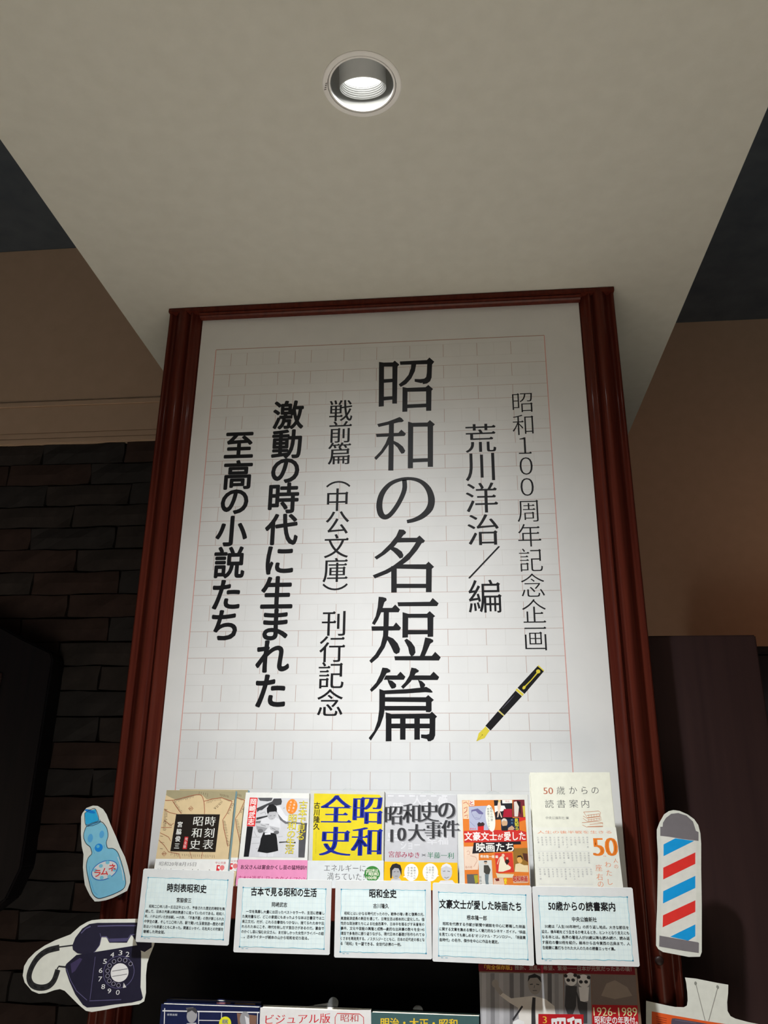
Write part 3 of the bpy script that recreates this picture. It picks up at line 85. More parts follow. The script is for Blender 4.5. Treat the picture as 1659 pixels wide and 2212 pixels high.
'b6_drawing':[('R',(210,145,110),1,[0.63],[(299.52,132.76),(320.93,134.52),(323.53,132.27),(321.83,127.72),(304.34,125.25),(299.52,132.76)]),('R',(210,145,110),1,[0.63],[(303.84,128.27),(322.12,130.74)]),('R',(210,145,110),1,[0.63],[(298.26,127.45),(303.49,124.49),(323.32,126.98),(323.65,122.47),(303.86,119.98),(297.99,124.42)]),('R',(210,145,110),1,[0.63],[(304.07,122.23),(323.44,125.02)]),('R',(210,145,110),1,[0.63],[(295.88,118.38),(316.39,120.13),(324.84,118.73),(324.86,114.25),(303.24,113.23)]),('R',(210,145,110),1,[0.62],[(306.65,116.26),(325.55,117.99)]),('R',(210,145,110),1,[0.63],[(296.4,115.38),(301.64,112.76),(325.08,113.35)]),('R',(210,145,110),1,[0.47],[(306.29,129.35),(306.3,126.03)]),('R',(210,145,110),1,[0.47],[(310.1,129.7),(310.1,126.37)]),('R',(210,145,110),1,[0.47],[(313.9,130.04),(313.89,126.72)]),('R',(210,145,110),1,[0.47],[(317.7,130.39),(317.69,127.07)]),('R',(210,145,110),1,[0.47],[(321.5,130.74),(321.48,127.41)]),('R',(210,145,110),1,[0.47],[(305.76,123.61),(305.8,120.6)]),('R',(210,145,110),1,[0.47],[(309.56,123.96),(309.59,120.95)]),('R',(210,145,110),1,[0.47],[(313.35,124.3),(313.38,121.29)]),('R',(210,145,110),1,[0.47],[(317.14,124.65),(317.16,121.64)]),('R',(210,145,110),1,[0.47],[(320.93,124.99),(320.95,121.98)])],
'bottle_card':[('P','paper',0,[(-13.55,157.68),(-5.78,157.24),(3.5,152.65),(10.28,144.94),(18.98,129.58),(29.7,112.69),(38.22,97.64),(47.39,84.4),(53.69,71.23),(59.21,56.51),(60.2,48.36),(56.97,36.91),(48.25,32.69),(36.06,26.8),(25.41,23.35),(14.55,21.52),(8.08,21.39),(-0.45,29.31),(-6.24,37.33),(-10.52,43.78),(-14.01,55.21),(-17.21,68.38),(-18.88,86.71),(-23.4,98.41),(-27.16,115.32),(-30.47,141.02),(-29.29,146.22),(-23.66,154.1)])],
'bottle_body':[('P',(122,186,224),1,[(-19.84,127.04),(-21.64,122.22),(-22.58,115.38),(-21.05,108.6),(-16.29,101.9),(-10.01,97.77),(-7.53,93.6),(-5.77,87.75),(-10.62,81.81),(-12.04,71.79),(-9.7,61.89),(-5.27,50.43),(0.28,37.45),(5,30.23),(12.08,25.99),(19.44,26.46),(35.44,31.63),(49.39,38.39),(53.3,44.16),(52.96,51.49),(47.79,66.18),(40.12,82.62),(34.27,91.71),(27.15,95.79),(18.56,96.51),(15.57,104.88),(17.03,112.52),(15.34,120.99),(10.53,128.61),(1.19,134.16)]),('R',(30,45,60),3,[0.96],[(-19.84,127.04),(-21.64,122.22),(-22.58,115.38),(-21.05,108.6),(-16.29,101.9),(-10.01,97.77),(-7.53,93.6),(-5.77,87.75),(-10.62,81.81),(-12.04,71.79),(-9.7,61.89),(-5.27,50.43),(0.28,37.45),(5,30.23),(12.08,25.99),(19.44,26.46),(35.44,31.63),(49.39,38.39),(53.3,44.16),(52.96,51.49),(47.79,66.18),(40.12,82.62),(34.27,91.71),(27.15,95.79),(18.56,96.51),(15.57,104.88),(17.03,112.52),(15.34,120.99),(10.53,128.61),(1.19,134.16),(-19.84,127.04)]),('P',(100,172,214),1,[(-21.59,129.93),(0.8,137.07),(2.14,134.17),(-0.42,131.91),(-9.5,128.36),(-19.84,127.04)]),('R',(30,45,60),3,[0.77],[(-21.59,129.93),(-19.84,127.04),(-9.5,128.36),(-0.42,131.91),(2.14,134.17),(0.8,137.07)]),('E',(84,160,212),2,(-11.16,110.1),4.18,6.12,0),('E',(84,160,212),2,(6.53,115.77),3.78,5.41,0),('R',(90,170,215),2,[0.95],[(-3.27,97.02),(-3.52,91.98),(-1.05,87.82)]),('R',(90,170,215),2,[0.94],[(12.35,100.62),(13.85,96.44)]),('R',(90,170,215),2,[0.93],[(-7.1,70.21),(-5.03,55.37),(5.37,34.3),(11.49,30.36)]),('R',(235,245,250),2,[1.12],[(36.16,84.22),(46.13,64.5),(49.62,51.43)])],
'bottle_cap':[('P',(45,160,235),2,[(-25.44,146.27),(-18.28,150.16),(-8.6,152.52),(-1.23,137.91),(-1.96,136.18),(-10.09,132.65),(-21.59,129.93)]),('E',(25,120,200),3,(-16.99,149.13),8.88,2.25,-14),('R',(30,45,60),3,[0.77],[(-25.44,146.27),(-21.59,129.93),(-10.09,132.65),(-1.12,137.05),(-8.6,152.52),(-17.47,151.21),(-25.44,146.27)])],
'bottle_marble':[('E',(30,130,225),3,(4.36,96.63),6.43,5.88,0),('E',(90,175,240),4,(2.79,98.46),2.65,2.35,0)],
'bottle_label':[('E',(40,110,190),4,(18.05,64.84),21.32,13.45,18),('E',(235,240,238),5,(18.05,64.84),20.01,12.3,18),('E',(120,190,230),6,(11.24,70.85),3.18,2.64,0),('E',(120,190,230),6,(21.26,76),3.2,2.66,0),('E',(120,190,230),6,(14.76,54.41),3.18,2.62,0),('E',(120,190,230),6,(26.64,56.43),3.16,2.62,0),('E',(120,190,230),6,(33.81,65.94),3.18,2.64,0),('E',(120,190,230),6,(2.7,64.58),3.2,2.64,0),('V',(215,50,50),7,'ラムネ',[(7.01,60.53),(18.27,63.2),(29.69,68.84)],13.09,11.88,'b')],
'phone_card':[('P','paper',0,[(-28.81,115.78),(-15.17,117.28),(37.11,119.02),(61.97,118.53),(67.43,107.55),(65.46,86.98),(60.34,72.34),(57.97,63.63),(57.92,49.31),(60.34,28.14),(58.98,18.28),(51.95,14.58),(25.81,10.99),(6.35,6.91),(-13.23,3.52),(-21.75,4.65),(-32.78,11.32),(-45.96,20.79),(-55.45,27.61),(-62.53,29.54),(-70.77,27.87),(-82.07,23.99),(-92.12,22.98),(-102.9,26.23),(-114.81,35.92),(-119.18,44.44),(-119.08,56.04),(-114.53,64.92),(-105.63,73.94),(-93.13,82.34),(-78.63,89.34),(-57.31,97.26),(-45.02,107.95),(-35.4,113.39)])],
'phone_body':[('P',(32,30,48),1,[(-59.13,57.64),(-57.86,60.57),(-44.96,71.82),(43.51,86.44),(47.9,77.81),(49.58,63.41),(52.06,34.95),(56.84,22.42),(54.69,19.55),(41.78,16.37),(18.82,13.58),(-2.43,10.14),(-20.64,8.6),(-26.92,11.5),(-39.65,23.81),(-50.39,39.16),(-57.41,51.9)]),('R',(88,84,120),2,[0.68],[(-17.38,70.34),(-17.6,47.23),(-17.77,18.1)]),('R',(88,84,120),2,[0.85],[(-56.99,54.8),(-48.91,40.63),(-38.58,28.09),(-21.86,17.27)]),('R',(88,84,120),2,[0.84],[(-18.41,16.67),(4.87,18.07),(26.42,19.41)]),('P',(60,52,85),2,[(-51.89,60.73),(-39.31,68.32),(-35.69,66.96),(-43.81,52.27),(-48.48,49.26)])],
'phone_handset':[('P',(36,34,52),3,[(-52.66,83.34),(-49.77,92.99),(-41.14,105.06),(-31.6,110.94),(-19.74,112.69),(37.67,114.28),(59.31,111.8),(62.41,83.99),(52.96,77.94),(44.19,80.63),(37.74,92.15),(31.76,99.35),(27.55,91.9),(26.21,88.94),(0.7,88.32),(-4.53,95.55),(-11.37,95.38),(-12.55,85.06),(-19.88,76.1),(-33.11,72.85),(-43.52,73.75),(-51.05,78.24)]),('R',(88,84,120),4,[1.2],[(-11.37,95.38),(-4.53,95.55),(0.32,91.25),(25.86,91.86),(30.15,98.58),(36.87,99.47)]),('R',(70,66,100),4,[4.1],[(0.32,91.25),(26.62,92.61)]),('R',(88,84,120),4,[0.68],[(-14.53,99.74),(-12.03,93.89),(-13.3,84.31),(-19.78,75.37)]),('R',(88,84,120),4,[1.38],[(-19.17,108.54),(9.91,109.94),(37.27,110.41)]),('R',(88,84,120),4,[1.38],[(-42.02,99.1),(-35.97,105.18),(-29.46,108)])],
'phone_cord':[('R',(40,40,42),2,[7.57],[(-71.19,80.38),(-88.62,75.83),(-100.98,66.73),(-108.28,53.43),(-109.44,41.82),(-103.23,33.37),(-91.63,30.41),(-80.03,32.6),(-72.66,39.97),(-69.21,53.03)]),('R',(40,40,42),1,[1.72],[(-51.01,83.82),(-72.14,80.95)]),('R',(40,40,42),1,[2.05],[(-70.52,53.72),(-68.47,57.1),(-58.1,56.51)]),('E',(24,24,26),3,(-79.5,78.27),1.38,3.23,-70),('E',(24,24,26),3,(-88.62,75.83),1.38,3.21,-65),('E',(24,24,26),3,(-96.41,70.5),1.38,3.19,-50),('E',(24,24,26),3,(-103.04,63.46),1.38,3.19,-35),('E',(24,24,26),3,(-107.32,54.9),1.37,3.17,-20),('E',(24,24,26),3,(-109.31,46.16),1.37,3.17,-5),('E',(24,24,26),3,(-107.48,38.28),1.37,3.15,25),('E',(24,24,26),3,(-98.67,31.64),1.37,3.12,60),('E',(24,24,26),3,(-88.23,30.51),1.36,3.12,90),('E',(24,24,26),3,(-78.51,33.79),1.35,3.12,-50),('E',(24,24,26),3,(-72.77,40.68),1.36,3.12,-40),('E',(24,24,26),3,(-70.48,47.94),1.36,3.15,-15)],
'phone_dial':[('E',(88,84,120),4,(18.89,52.53),22.34,20.02,0),('E',(32,30,48),5,(18.89,52.53),21.5,19.3,0),('E',(135,132,150),6,(26.36,67.12),3.02,2.74,0),('E',(22,20,30),7,(26.36,67.12),2.18,2.02,0),('E',(135,132,150),6,(18.17,67.63),3.02,2.74,0),('E',(22,20,30),7,(18.17,67.63),2.18,2.02,0),('E',(135,132,150),6,(10.5,65.26),3.04,2.74,0),('E',(22,20,30),7,(10.5,65.26),2.2,2.02,0),('E',(135,132,150),6,(4.74,60.06),3.04,2.74,0),('E',(22,20,30),7,(4.74,60.06),2.2,2.02,0),('E',(135,132,150),6,(2.71,53.53),3.04,2.72,0),('E',(22,20,30),7,(2.71,53.53),2.2,2,0),('E',(135,132,150),6,(3.52,47.39),3.04,2.72,0),('E',(22,20,30),7,(3.52,47.39),2.2,2,0),('E',(135,132,150),6,(6.83,41.48),3.02,2.7,0),('E',(22,20,30),7,(6.83,41.48),2.18,1.99,0),('E',(135,132,150),6,(13.16,38.1),3.01,2.7,0),('E',(22,20,30),7,(13.16,38.1),2.17,1.99,0),('E',(135,132,150),6,(20.59,36.46),3.01,2.68,0),('E',(22,20,30),7,(20.59,36.46),2.17,1.97,0),('E',(135,132,150),6,(34.46,63.01),3.02,2.74,0),('E',(22,20,30),7,(34.46,63.01),2.18,2.02,0),('E',(232,235,238),8,(20.16,51.85),12.77,11.44,0),('R',(60,60,66),9,[0.67],[(9.51,53.28),(30.99,56.87)]),('R',(60,60,66),9,[0.67],[(10.34,46.86),(30.96,50.28)]),('P',(190,190,190),8,[(27.54,39.93),(32.08,34.38),(27.16,33.53)])],
'phone_numerals':[('T',(225,225,225),5,'2',(26.1,74.65),(31.51,74.79),6.36,''),('T',(225,225,225),5,'3',(15.72,76.27),(21.14,76.41),6.36,''),('T',(225,225,225),5,'4',(4.17,73.51),(9.59,73.65),6.36,''),('T',(225,225,225),5,'5',(-5.27,65.14),(0.15,65.28),6.33,''),('T',(225,225,225),5,'6',(-9.87,53.91),(-4.47,54.05),6.3,''),('T',(225,225,225),5,'7',(-9.3,43.45),(-3.91,43.6),6.25,''),('T',(225,225,225),5,'8',(-3.68,34.35),(1.68,34.5),6.21,''),('T',(225,225,225),5,'9',(5.72,29.38),(11.07,29.53),6.19,''),('T',(225,225,225),5,'0',(17.97,28.03),(23.31,28.19),6.17,'')],
'pole_card':[('P','paper',0,[(-20.05,200.68),(-11.77,199.64),(-0.59,194.91),(7.86,188.56),(12.75,180.6),(14.42,169.46),(13.88,155.21),(9.78,120.8),(5.12,74.97),(-1.97,15.65),(-5.04,9.77),(-20.16,9.09),(-42.02,12.46),(-54.58,14.32),(-60.62,17.82),(-63.06,22.16),(-60.88,43.62),(-57.3,66.13),(-52.6,104.28),(-48.93,135.4),(-47.69,163.85),(-46.72,173.45),(-42.04,183.14),(-34.15,194.53),(-26.94,199.15)])],
'pole_dome':[('P',(112,108,112),2,[(-41.45,177.52),(-38.1,177.56),(-37.01,183.2),(-32.14,189.7),(-23.97,195.45),(-13.78,196.7),(-2.44,193.27),(5.82,185.32),(8.49,172.56),(11.95,171.02),(10.54,159.11),(-11.05,161.18),(-30.67,164.08),(-42.72,165.19)])],
'pole_base':[('P',(112,108,112),3,[(-57.27,34.81),(-5.32,27.53),(-4.48,26.53),(-6.23,14.38),(-25.66,16.51),(-59.15,21.23)])],
'pole_tube':[('P',(222,224,205),1,[(-41.18,167.13),(8.01,161.44),(-7.66,27.91),(-54.98,33.69)])],
'pole_stripe0':[('P',(20,145,215),2,[(-39.25,153.65),(-21.73,162.14),(4.42,159.02),(-40.9,137.88)])],
'pole_stripe1':[('P',(215,50,45),2,[(-42.99,122.54),(4.27,143.59),(2.5,128.43),(-44.61,107.04)])],
'pole_stripe2':[('P',(20,145,215),2,[(-46.21,91.68),(0.65,112.63),(-1.19,96.81),(-48.18,75.83)])],
'pole_stripe3':[('P',(215,50,45),2,[(-49.77,60.59),(-3.06,80.83),(-4.79,66.05),(-51.84,45.31)])],
'pole_stripe4':[('P',(20,145,215),2,[(-42.94,33.68),(-6.66,50.05),(-8.39,35.24),(-18.63,29.41)])],
'tv_card':[('P','paper',0,[(-98.4,134.02),(-85.08,131.73),(-72.31,129.42),(-60.52,127.72),(-48.57,127.73),(-44.36,129.82),(-42.65,136.14),(-42.12,145.14),(-42.29,156.9),(-43.22,163.7),(-28.58,162.74),(-13.85,160.42),(0.82,158.12),(13.53,156.49),(12.07,146.72),(9.38,135.9),(8.49,125.21),(11.63,119.12),(18.11,116.23),(34.26,112.79),(62.81,108.46),(53.37,44),(-106.92,46.53)])],
'tv_body':[('P',(225,85,35),1,[(-92.1,121.66),(-63.6,117.65),(-21.67,112.33),(4.52,109.65),(54.2,102.52),(45.02,52.09),(-98.7,55.38)])],
'tv_screen':[('P',(80,72,88),2,[(-65.98,114.03),(-61.98,114.33),(-34.64,111.04),(-0.74,106.85),(32.87,102.69),(27.56,64.17),(-71.78,69.24),(-67.36,110.44)]),('R',(120,110,125),3,[0.5],[(-62.19,112.37),(-34.79,109.71)])],
'tv_grille':[('R',(130,40,30),2,[0.6],[(-86.72,115.59),(-72.99,113.54)]),('R',(130,40,30),2,[0.6],[(-86.97,113.1),(-73.25,111.05)]),('R',(130,40,30),2,[0.6],[(-87.22,110.61),(-73.51,108.56)]),('R',(130,40,30),2,[0.59],[(-87.47,108.12),(-73.78,106.08)]),('R',(130,40,30),2,[0.6],[(-87.73,105.63),(-74.04,103.6)]),('R',(130,40,30),2,[0.6],[(-87.98,103.15),(-74.3,101.13)]),('R',(130,40,30),2,[0.6],[(-88.23,100.68),(-74.56,98.66)]),('R',(130,40,30),2,[0.6],[(-88.48,98.2),(-74.82,96.19)]),('R',(130,40,30),2,[0.59],[(-88.73,95.73),(-75.08,93.73)]),('R',(130,40,30),2,[0.59],[(-88.98,93.27),(-75.34,91.27)]),('R',(130,40,30),2,[0.59],[(-89.23,90.81),(-75.6,88.81)]),('R',(130,40,30),2,[0.59],[(-89.48,88.35),(-75.86,86.36)]),('R',(130,40,30),2,[0.59],[(-89.73,85.89),(-76.12,83.91)]),('R',(130,40,30),2,[0.59],[(-89.98,83.44),(-76.38,81.46)]),('R',(130,40,30),2,[0.59],[(-90.22,80.99),(-76.63,79.02)]),('R',(130,40,30),2,[0.59],[(-90.47,78.55),(-76.89,76.58)]),('R',(130,40,30),2,[0.59],[(-90.72,76.11),(-77.15,74.15)]),('R',(130,40,30),2,[0.59],[(-90.97,73.67),(-77.4,71.72)])],
'tv_antenna':[('R',(130,128,122),1,[0.91],[(-29.44,155.45),(-22.41,112.75)]),('R',(130,128,122),1,[0.89],[(-1.53,151.28),(-17.91,112.45)]),('E',(130,132,125),1,(-29.85,157.07),1.72,2.27,-10),('E',(130,132,125),1,(-0.97,153.37),1.78,2.27,10)],
'mag_cover':[('P',(150,120,100),1,[(-106.75,283.7),(98.02,286.47),(99.37,184.34),(-108.74,177.07)])],
'mag_photo':[('P',(150,150,153),2,[(-105.89,273.46),(4.93,274.44),(1.78,207.89),(-105.67,204.37)]),('P',(170,170,173),3,[(-102.46,272.53),(-96.93,272.68),(-98.42,212.46),(-103.85,212.28)]),('P',(120,120,123),3,[(-90.94,272.84),(-85.42,272.99),(-87.13,212.82),(-92.55,212.65)]),('P',(165,165,168),3,[(-79.44,273.16),(-73.93,273.31),(-75.85,213.18),(-81.26,213.01)]),('P',(105,105,108),3,[(-65.67,273.53),(-60.17,273.68),(-62.35,213.62),(-67.75,213.44)]),('P',(110,110,113),3,[(-51.93,273.91),(-46.44,274.06),(-48.87,214.05),(-54.26,213.88)]),('P',(90,90,93),3,[(-15.44,274.9),(-9.98,275.05),(-13.09,215.2),(-18.44,215.03)]),('P',(130,130,133),3,[(-6.35,275.15),(-0.9,275.3),(-4.17,215.48),(-9.52,215.31)]),('E',(140,135,130),5,(-33.21,261.25),8.63,11.72,0),('P',(40,40,43),6,[(-42.15,264.03),(-40.65,271.16),(-32.54,274.03),(-24.76,270.59),(-24.02,263.53),(-29.37,269.45),(-38.51,268.59)]),('R',(55,55,58),6,[1.14],[(-39.34,261.08),(-35.46,261.59)]),('R',(55,55,58),6,[1.13],[(-30.91,261.72),(-27.09,261.22)]),('R',(80,80,83),6,[0.91],[(-35.84,254.13),(-30.63,254.28)]),('R',(90,90,93),6,[0.91],[(-33.26,260.24),(-33.87,257.2)]),('P',(205,202,196),4,[(-77.96,251.91),(-64.63,244.27),(-44.13,246.87),(-35.02,248.14),(-19.43,244.61),(-8.65,236.98),(-5.99,207.63),(-55.07,206.03),(-56.05,233.56),(-67.11,239.2),(-80.4,247.81)]),('E',(150,145,140),5,(-84.94,260.8),4.58,4.87,0),('R',(150,145,140),5,[5.5],[(-84.14,257.78),(-76.94,248.92)]),('R',(50,50,53),6,[4.07,4.97,5.88],[(-34.67,246.15),(-36.3,232.18),(-37.18,206.61)]),('R',(45,45,48),6,[2.26],[(-50.31,235.72),(-63.44,219.48)]),('P',(225,225,228),6,[(-63.53,217.51),(-56.64,220.68),(-48.91,217.97),(-49.47,206.21),(-65.16,205.69)]),('P',(125,125,128),2,[(6.06,274.47),(41.03,274.83),(37.19,209.05),(1.78,207.89)]),('E',(215,215,218),4,(14.71,268.65),7.91,7.68,0),('E',(215,215,218),4,(31.48,267.1),7.87,7.64,0),('E',(45,45,48),5,(8.2,272.51),2.49,2.03,0),('E',(45,45,48),5,(20.68,273.46),2.48,2.03,0),('E',(45,45,48),5,(25.05,271.56),2.49,2.02,0),('E',(45,45,48),5,(38.08,271.31),2.48,2.01,0),('E',(45,45,48),5,(11.26,267.54),2.49,2.01,0),('E',(45,45,48),5,(17.58,267.72),2.48,2.02,0),('E',(45,45,48),5,(27.58,265.99),2.48,2.02,0),('E',(45,45,48),5,(34.33,266.18),2.48,2.02,0),('P',(60,60,63),4,[(7.48,261.4),(22.05,260.81),(19.34,237.83),(10.33,219.86),(4.8,237.39)]),('P',(210,210,213),4,[(24.23,259.87),(37.7,260.26),(35.4,244.26),(25.2,241.97)]),('P',(60,60,63),4,[(20.65,256.76),(25.34,243.95),(34.13,242.24),(32.39,218.61),(27.96,218.47),(21.43,235.92)]),('P',(110,98,92),2,[(42.16,274.86),(99.24,275.62),(98.24,241.21),(40.2,240.05)]),('P',(135,122,112),3,[(60.42,264.91),(71.94,269.24),(86.85,261.66),(92.61,251.89),(70.07,247.27),(52.59,250.72)])],
'mag_red_band':[('P',(110,18,30),2,[(-106.76,283.08),(98.39,285.67),(98.83,276.01),(-106.54,274.87)]),('P',(165,22,30),4,[(40.2,240.05),(98.22,241.01),(96.48,188.03),(36.54,185.95)]),('P',(165,22,30),5,[(-30.04,227.43),(28.25,228.65),(25.14,185.56),(-32.4,183.57)])],
'mag_title':[('T',(215,165,60),3,'「完全保存版」',(-98.78,279.8),(-61.94,280.37),5.34,'b'),('T',(150,140,135),3,'挫折、混乱、希望、繁栄──日本が元気だったあの頃！',(-58.5,280.47),(94.33,282.73),5.32,'b'),('T',(245,225,160),5,'1926-1989',(41.19,232.59),(97.11,233.92),10.21,'M'),('T',(245,240,235),5,'昭和史の年表付。',(41.99,222.82),(96.6,223.77),8.6,'b'),('T',(240,170,60),6,'3',(-24.79,221.1),(-19.42,221.27),8.25,'M'),('T',(240,232,222),6,'昭和',(-13.66,209.33),(25.18,210.59),29,'B')],
'navy_cover':[('P',(22,30,66),1,[(-285.83,139.51),(-151.03,142.22),(-147.62,88.96),(-281.13,84.3)]),('R',(225,228,235),2,[1.45],[(-285.57,137.06),(-151.31,139.18)]),('R',(225,228,235),2,[1.21],[(-282.75,140.22),(-281.52,121.72)]),('R',(225,228,235),2,[0.96],[(-234.88,138.01),(-233.35,115.81)]),('R',(225,228,235),2,[0.96],[(-233.93,127.49),(-202.87,128.07)]),('R',(225,228,235),2,[0.96],[(-203.24,138.58),(-202.56,124.25)]),('R',(225,228,235),2,[0.95],[(-153.7,139.51),(-152.81,118.44)]),('T',(200,205,215),2,'保育画報',(-278.81,132.78),(-264.32,133.03),2.44,'')],
'navy_portrait':[('E',(150,150,153),3,(-244.02,132.64),7.2,8.48,0),('P',(60,60,63),4,[(-251.52,135.46),(-250.8,140.59),(-240.06,141.93),(-236.81,137.95),(-238.21,134.86),(-244.59,138.73)]),('P',(90,90,93),3,[(-253.31,141.53),(-242.56,142.88),(-243.45,139.38),(-250.51,137.53)]),('P',(170,170,173),2,[(-256.16,109.04),(-250.35,123.32),(-237.28,124.75),(-232.33,109.83)]),('E',(140,140,143),3,(-170.93,130.89),6.64,9.04,0),('P',(200,200,203),4,[(-171.22,134.92),(-165.08,132.08),(-163.21,122.1),(-168.07,123.95)]),('P',(120,90,75),2,[(-182.13,137.61),(-154.62,135.44),(-154.69,118.38),(-178.28,117.61)]),('E',(220,215,40),5,(-197.38,125.02),8.33,8.04,0),('T',(40,60,150),6,'昭和',(-201.34,126.91),(-193.73,127.15),4.82,'b')],
'visual_cover':[('P',(212,210,208),1,[(-150.08,142.25),(-0.39,146.85),(1.59,94.17),(-146.69,88.99)]),('R',(240,240,240),2,[7.92],[(-56.19,145.13),(-55.1,92.19)]),('R',(185,45,50),3,[0.93],[(-47.82,123.84),(-48.22,136.76),(-45.57,141.45),(-15.36,141.58),(-10.19,137.96),(-9.18,121.15)])],
'visual_title':[('T',(190,35,45),2,'ビジュアル版',(-142.51,131.19),(-54.71,135.56),11.2,'M'),('T',(170,60,60),3,'昭和',(-40.77,136.4),(-17.11,136.74),8.75,'M'),('T',(150,70,70),3,'1926年',(-43.93,125.55),(-15.04,126.48),7.12,'m')],
'teal_cover':[('P',(60,88,88),1,[(-0.67,144.24),(141.55,148.04),(140.57,99.02),(0.13,94.12)])],
'teal_title':[('T',(225,180,50),2,'明治・大正・昭和',(12.64,132.72),(114.11,134.58),10.27,'b')],
'cards':{'c1': {'o': [-0.26283, -0.112, 1.36054], 'roll': -0.581, 'w': 132.3, 'h': 93.3, 'title': (-28.67, 28.71, 69.69), 'author': (-13.22, 8.12, 54.41), 'x0': -56.74, 'x1': 57.08, 'z2': 38.91, 'pitch': 6.36, 'n': 6}, 'c2': {'o': [-0.12282, -0.112, 1.35202], 'roll': 0.023, 'w': 133.2, 'h': 92.4, 'title': (-47.03, 46.16, 76.03), 'author': (-16.46, 5.16, 60.16), 'x0': -57.05, 'x1': 57.78, 'z2': 44.53, 'pitch': 6.26, 'n': 6}, 'c3': {'o': [0.01601, -0.112, 1.34979], 'roll': 0.514, 'w': 132.2, 'h': 95.2, 'title': (-18.91, 18.85, 79.17), 'author': (-13.41, 8.08, 63.67), 'x0': -57.85, 'x1': 56.36, 'z2': 47.84, 'pitch': 6.15, 'n': 7}, 'c4': {'o': [0.1494, -0.112, 1.34718], 'roll': -0.694, 'w': 133.7, 'h': 95.8, 'title': (-57.85, 52.38, 69.88), 'author': (-20.88, 6.03, 54.39), 'x0': -57.87, 'x1': 56.74, 'z2': 39.37, 'pitch': 6.5, 'n': 4}, 'c5': {'o': [0.28544, -0.112, 1.3484], 'roll': 0.403, 'w': 132.9, 'h': 93.7, 'title': (-46.55, 41.56, 70.13), 'author': (-16.4, 16.14, 54.42), 'x0': -57.19, 'x1': 56.78, 'z2': 39.17, 'pitch': 6.33, 'n': 5}},
}
CDY = 0.0
# ---------------------------------------------------------------- helpers
def lin(c): c /= 255.0; return c/12.92 if c <= 0.04045 else ((c+0.055)/1.055)**2.4
KP = 1.38
MATS = {}
def mat(name, rgb, rough=0.6, spec=0.3, **kw):
    m = bpy.data.materials.new(name); m.use_nodes = True
    b = m.node_tree.nodes['Principled BSDF']
    b.inputs['Base Color'].default_value = (*rgb, 1); b.inputs['Roughness'].default_value = rough
    b.inputs['Specular IOR Level'].default_value = spec
    for k, v in kw.items(): b.inputs[k.replace('_', ' ')].default_value = v
    return m
def grain(m, c1, c2, scale=(1, 1, 1), nscale=20, detail=6, bump=0.0, rmix=(0.3, 0.7), dist=0.0):
    nt = m.node_tree; b = nt.nodes['Principled BSDF']
    tc = nt.nodes.new('ShaderNodeTexCoord'); mp = nt.nodes.new('ShaderNodeMapping'); mp.inputs['Scale'].default_value = scale
    nz = nt.nodes.new('ShaderNodeTexNoise'); nz.inputs['Scale'].default_value = nscale; nz.inputs['Detail'].default_value = detail
    nz.inputs['Distortion'].default_value = dist
    cr = nt.nodes.new('ShaderNodeValToRGB'); cr.color_ramp.elements[0].position = rmix[0]; cr.color_ramp.elements[1].position = rmix[1]
    cr.color_ramp.elements[0].color = (*c1, 1); cr.color_ramp.elements[1].color = (*c2, 1)
    nt.links.new(tc.outputs['Object'], mp.inputs[0]); nt.links.new(mp.outputs[0], nz.inputs['Vector'])
    nt.links.new(nz.outputs[0], cr.inputs[0]); nt.links.new(cr.outputs[0], b.inputs['Base Color'])
    if bump:
        bp = nt.nodes.new('ShaderNodeBump'); bp.inputs['Strength'].default_value = bump; bp.inputs['Distance'].default_value = 0.004
        nt.links.new(nz.outputs[0], bp.inputs['Height']); nt.links.new(bp.outputs[0], b.inputs['Normal'])
    return m
def pm(c):                                        # printed colour
    if isinstance(c, str):
        c = {'ink': (26, 26, 29), 'paper': (206, 208, 200), 'penGold': (228, 210, 70)}[c]
    if (c, KP) not in MATS:
        l = [min(lin(v)*KP, 0.9) for v in c]
        m = mat('print_%d_%d_%d' % c, l, 0.5, 0.25)
        d = 0.93 if sum(l) > 0.3 else 0.85
        grain(m, [v*d for v in l], l, (1, 1, 1), 90, 3)
        MATS[(c, KP)] = m
    return MATS[(c, KP)]
PAPER = grain(mat('poster_paper', (.80, .80, .79), .55, .25), (.76, .765, .76), (.81, .81, .805), (1, 1, 1), 14, 4)
CARD = grain(mat('card_paper', (.72, .74, .74), .5, .25), (.70, .72, .72), (.75, .77, .77), (1, 1, 1), 60, 3)
PAGES = grain(mat('page_edges', (.7, .66, .55), .8, .1), (.55, .52, .43), (.72, .69, .6), (1, 300, 1), 6, 3)
MAHOG = grain(mat('mahogany', (.08, .02, .012), .28, .06, Coat_Weight=.13, Coat_Roughness=.10), (.064, .0115, .008), (.125, .026, .015), (40, 40, 1.2), 3.2, 6, .04, (.25, .8), .6)
BLACKB = grain(mat('black_board', (.01, .01, .012), .45, .3), (.007, .007, .009), (.013, .012, .014), (1, 1, 1), 30, 3)
WING = grain(mat('dark_panel_wood', (.02, .01, .01), .5, .3), (.030, .014, .014), (.042, .020, .019), (25, 25, 1), 3, 5)
PLASTER = grain(mat('beige_plaster', (.6, .54, .44), .85, .15), (.67, .49, .355), (.71, .52, .385), (1, 1, 1), 25, 6, .08)
SOFFIT = grain(mat('cream_soffit_paint', (.66, .62, .54), .85, .15), (.615, .61, .555), (.65, .645, .59), (1, 1, 1), 40, 6, .08)
HIGHC = grain(mat('dark_ceiling_paint', (.05, .06, .065), .9, .1), (.095, .115, .145), (.125, .15, .18), (1, 1, 1), 12, 5)
MORTAR = grain(mat('dark_mortar', (.03, .025, .022), .95, .1), (.014, .013, .013), (.026, .023, .022), (1, 1, 1), 60, 5, .3)
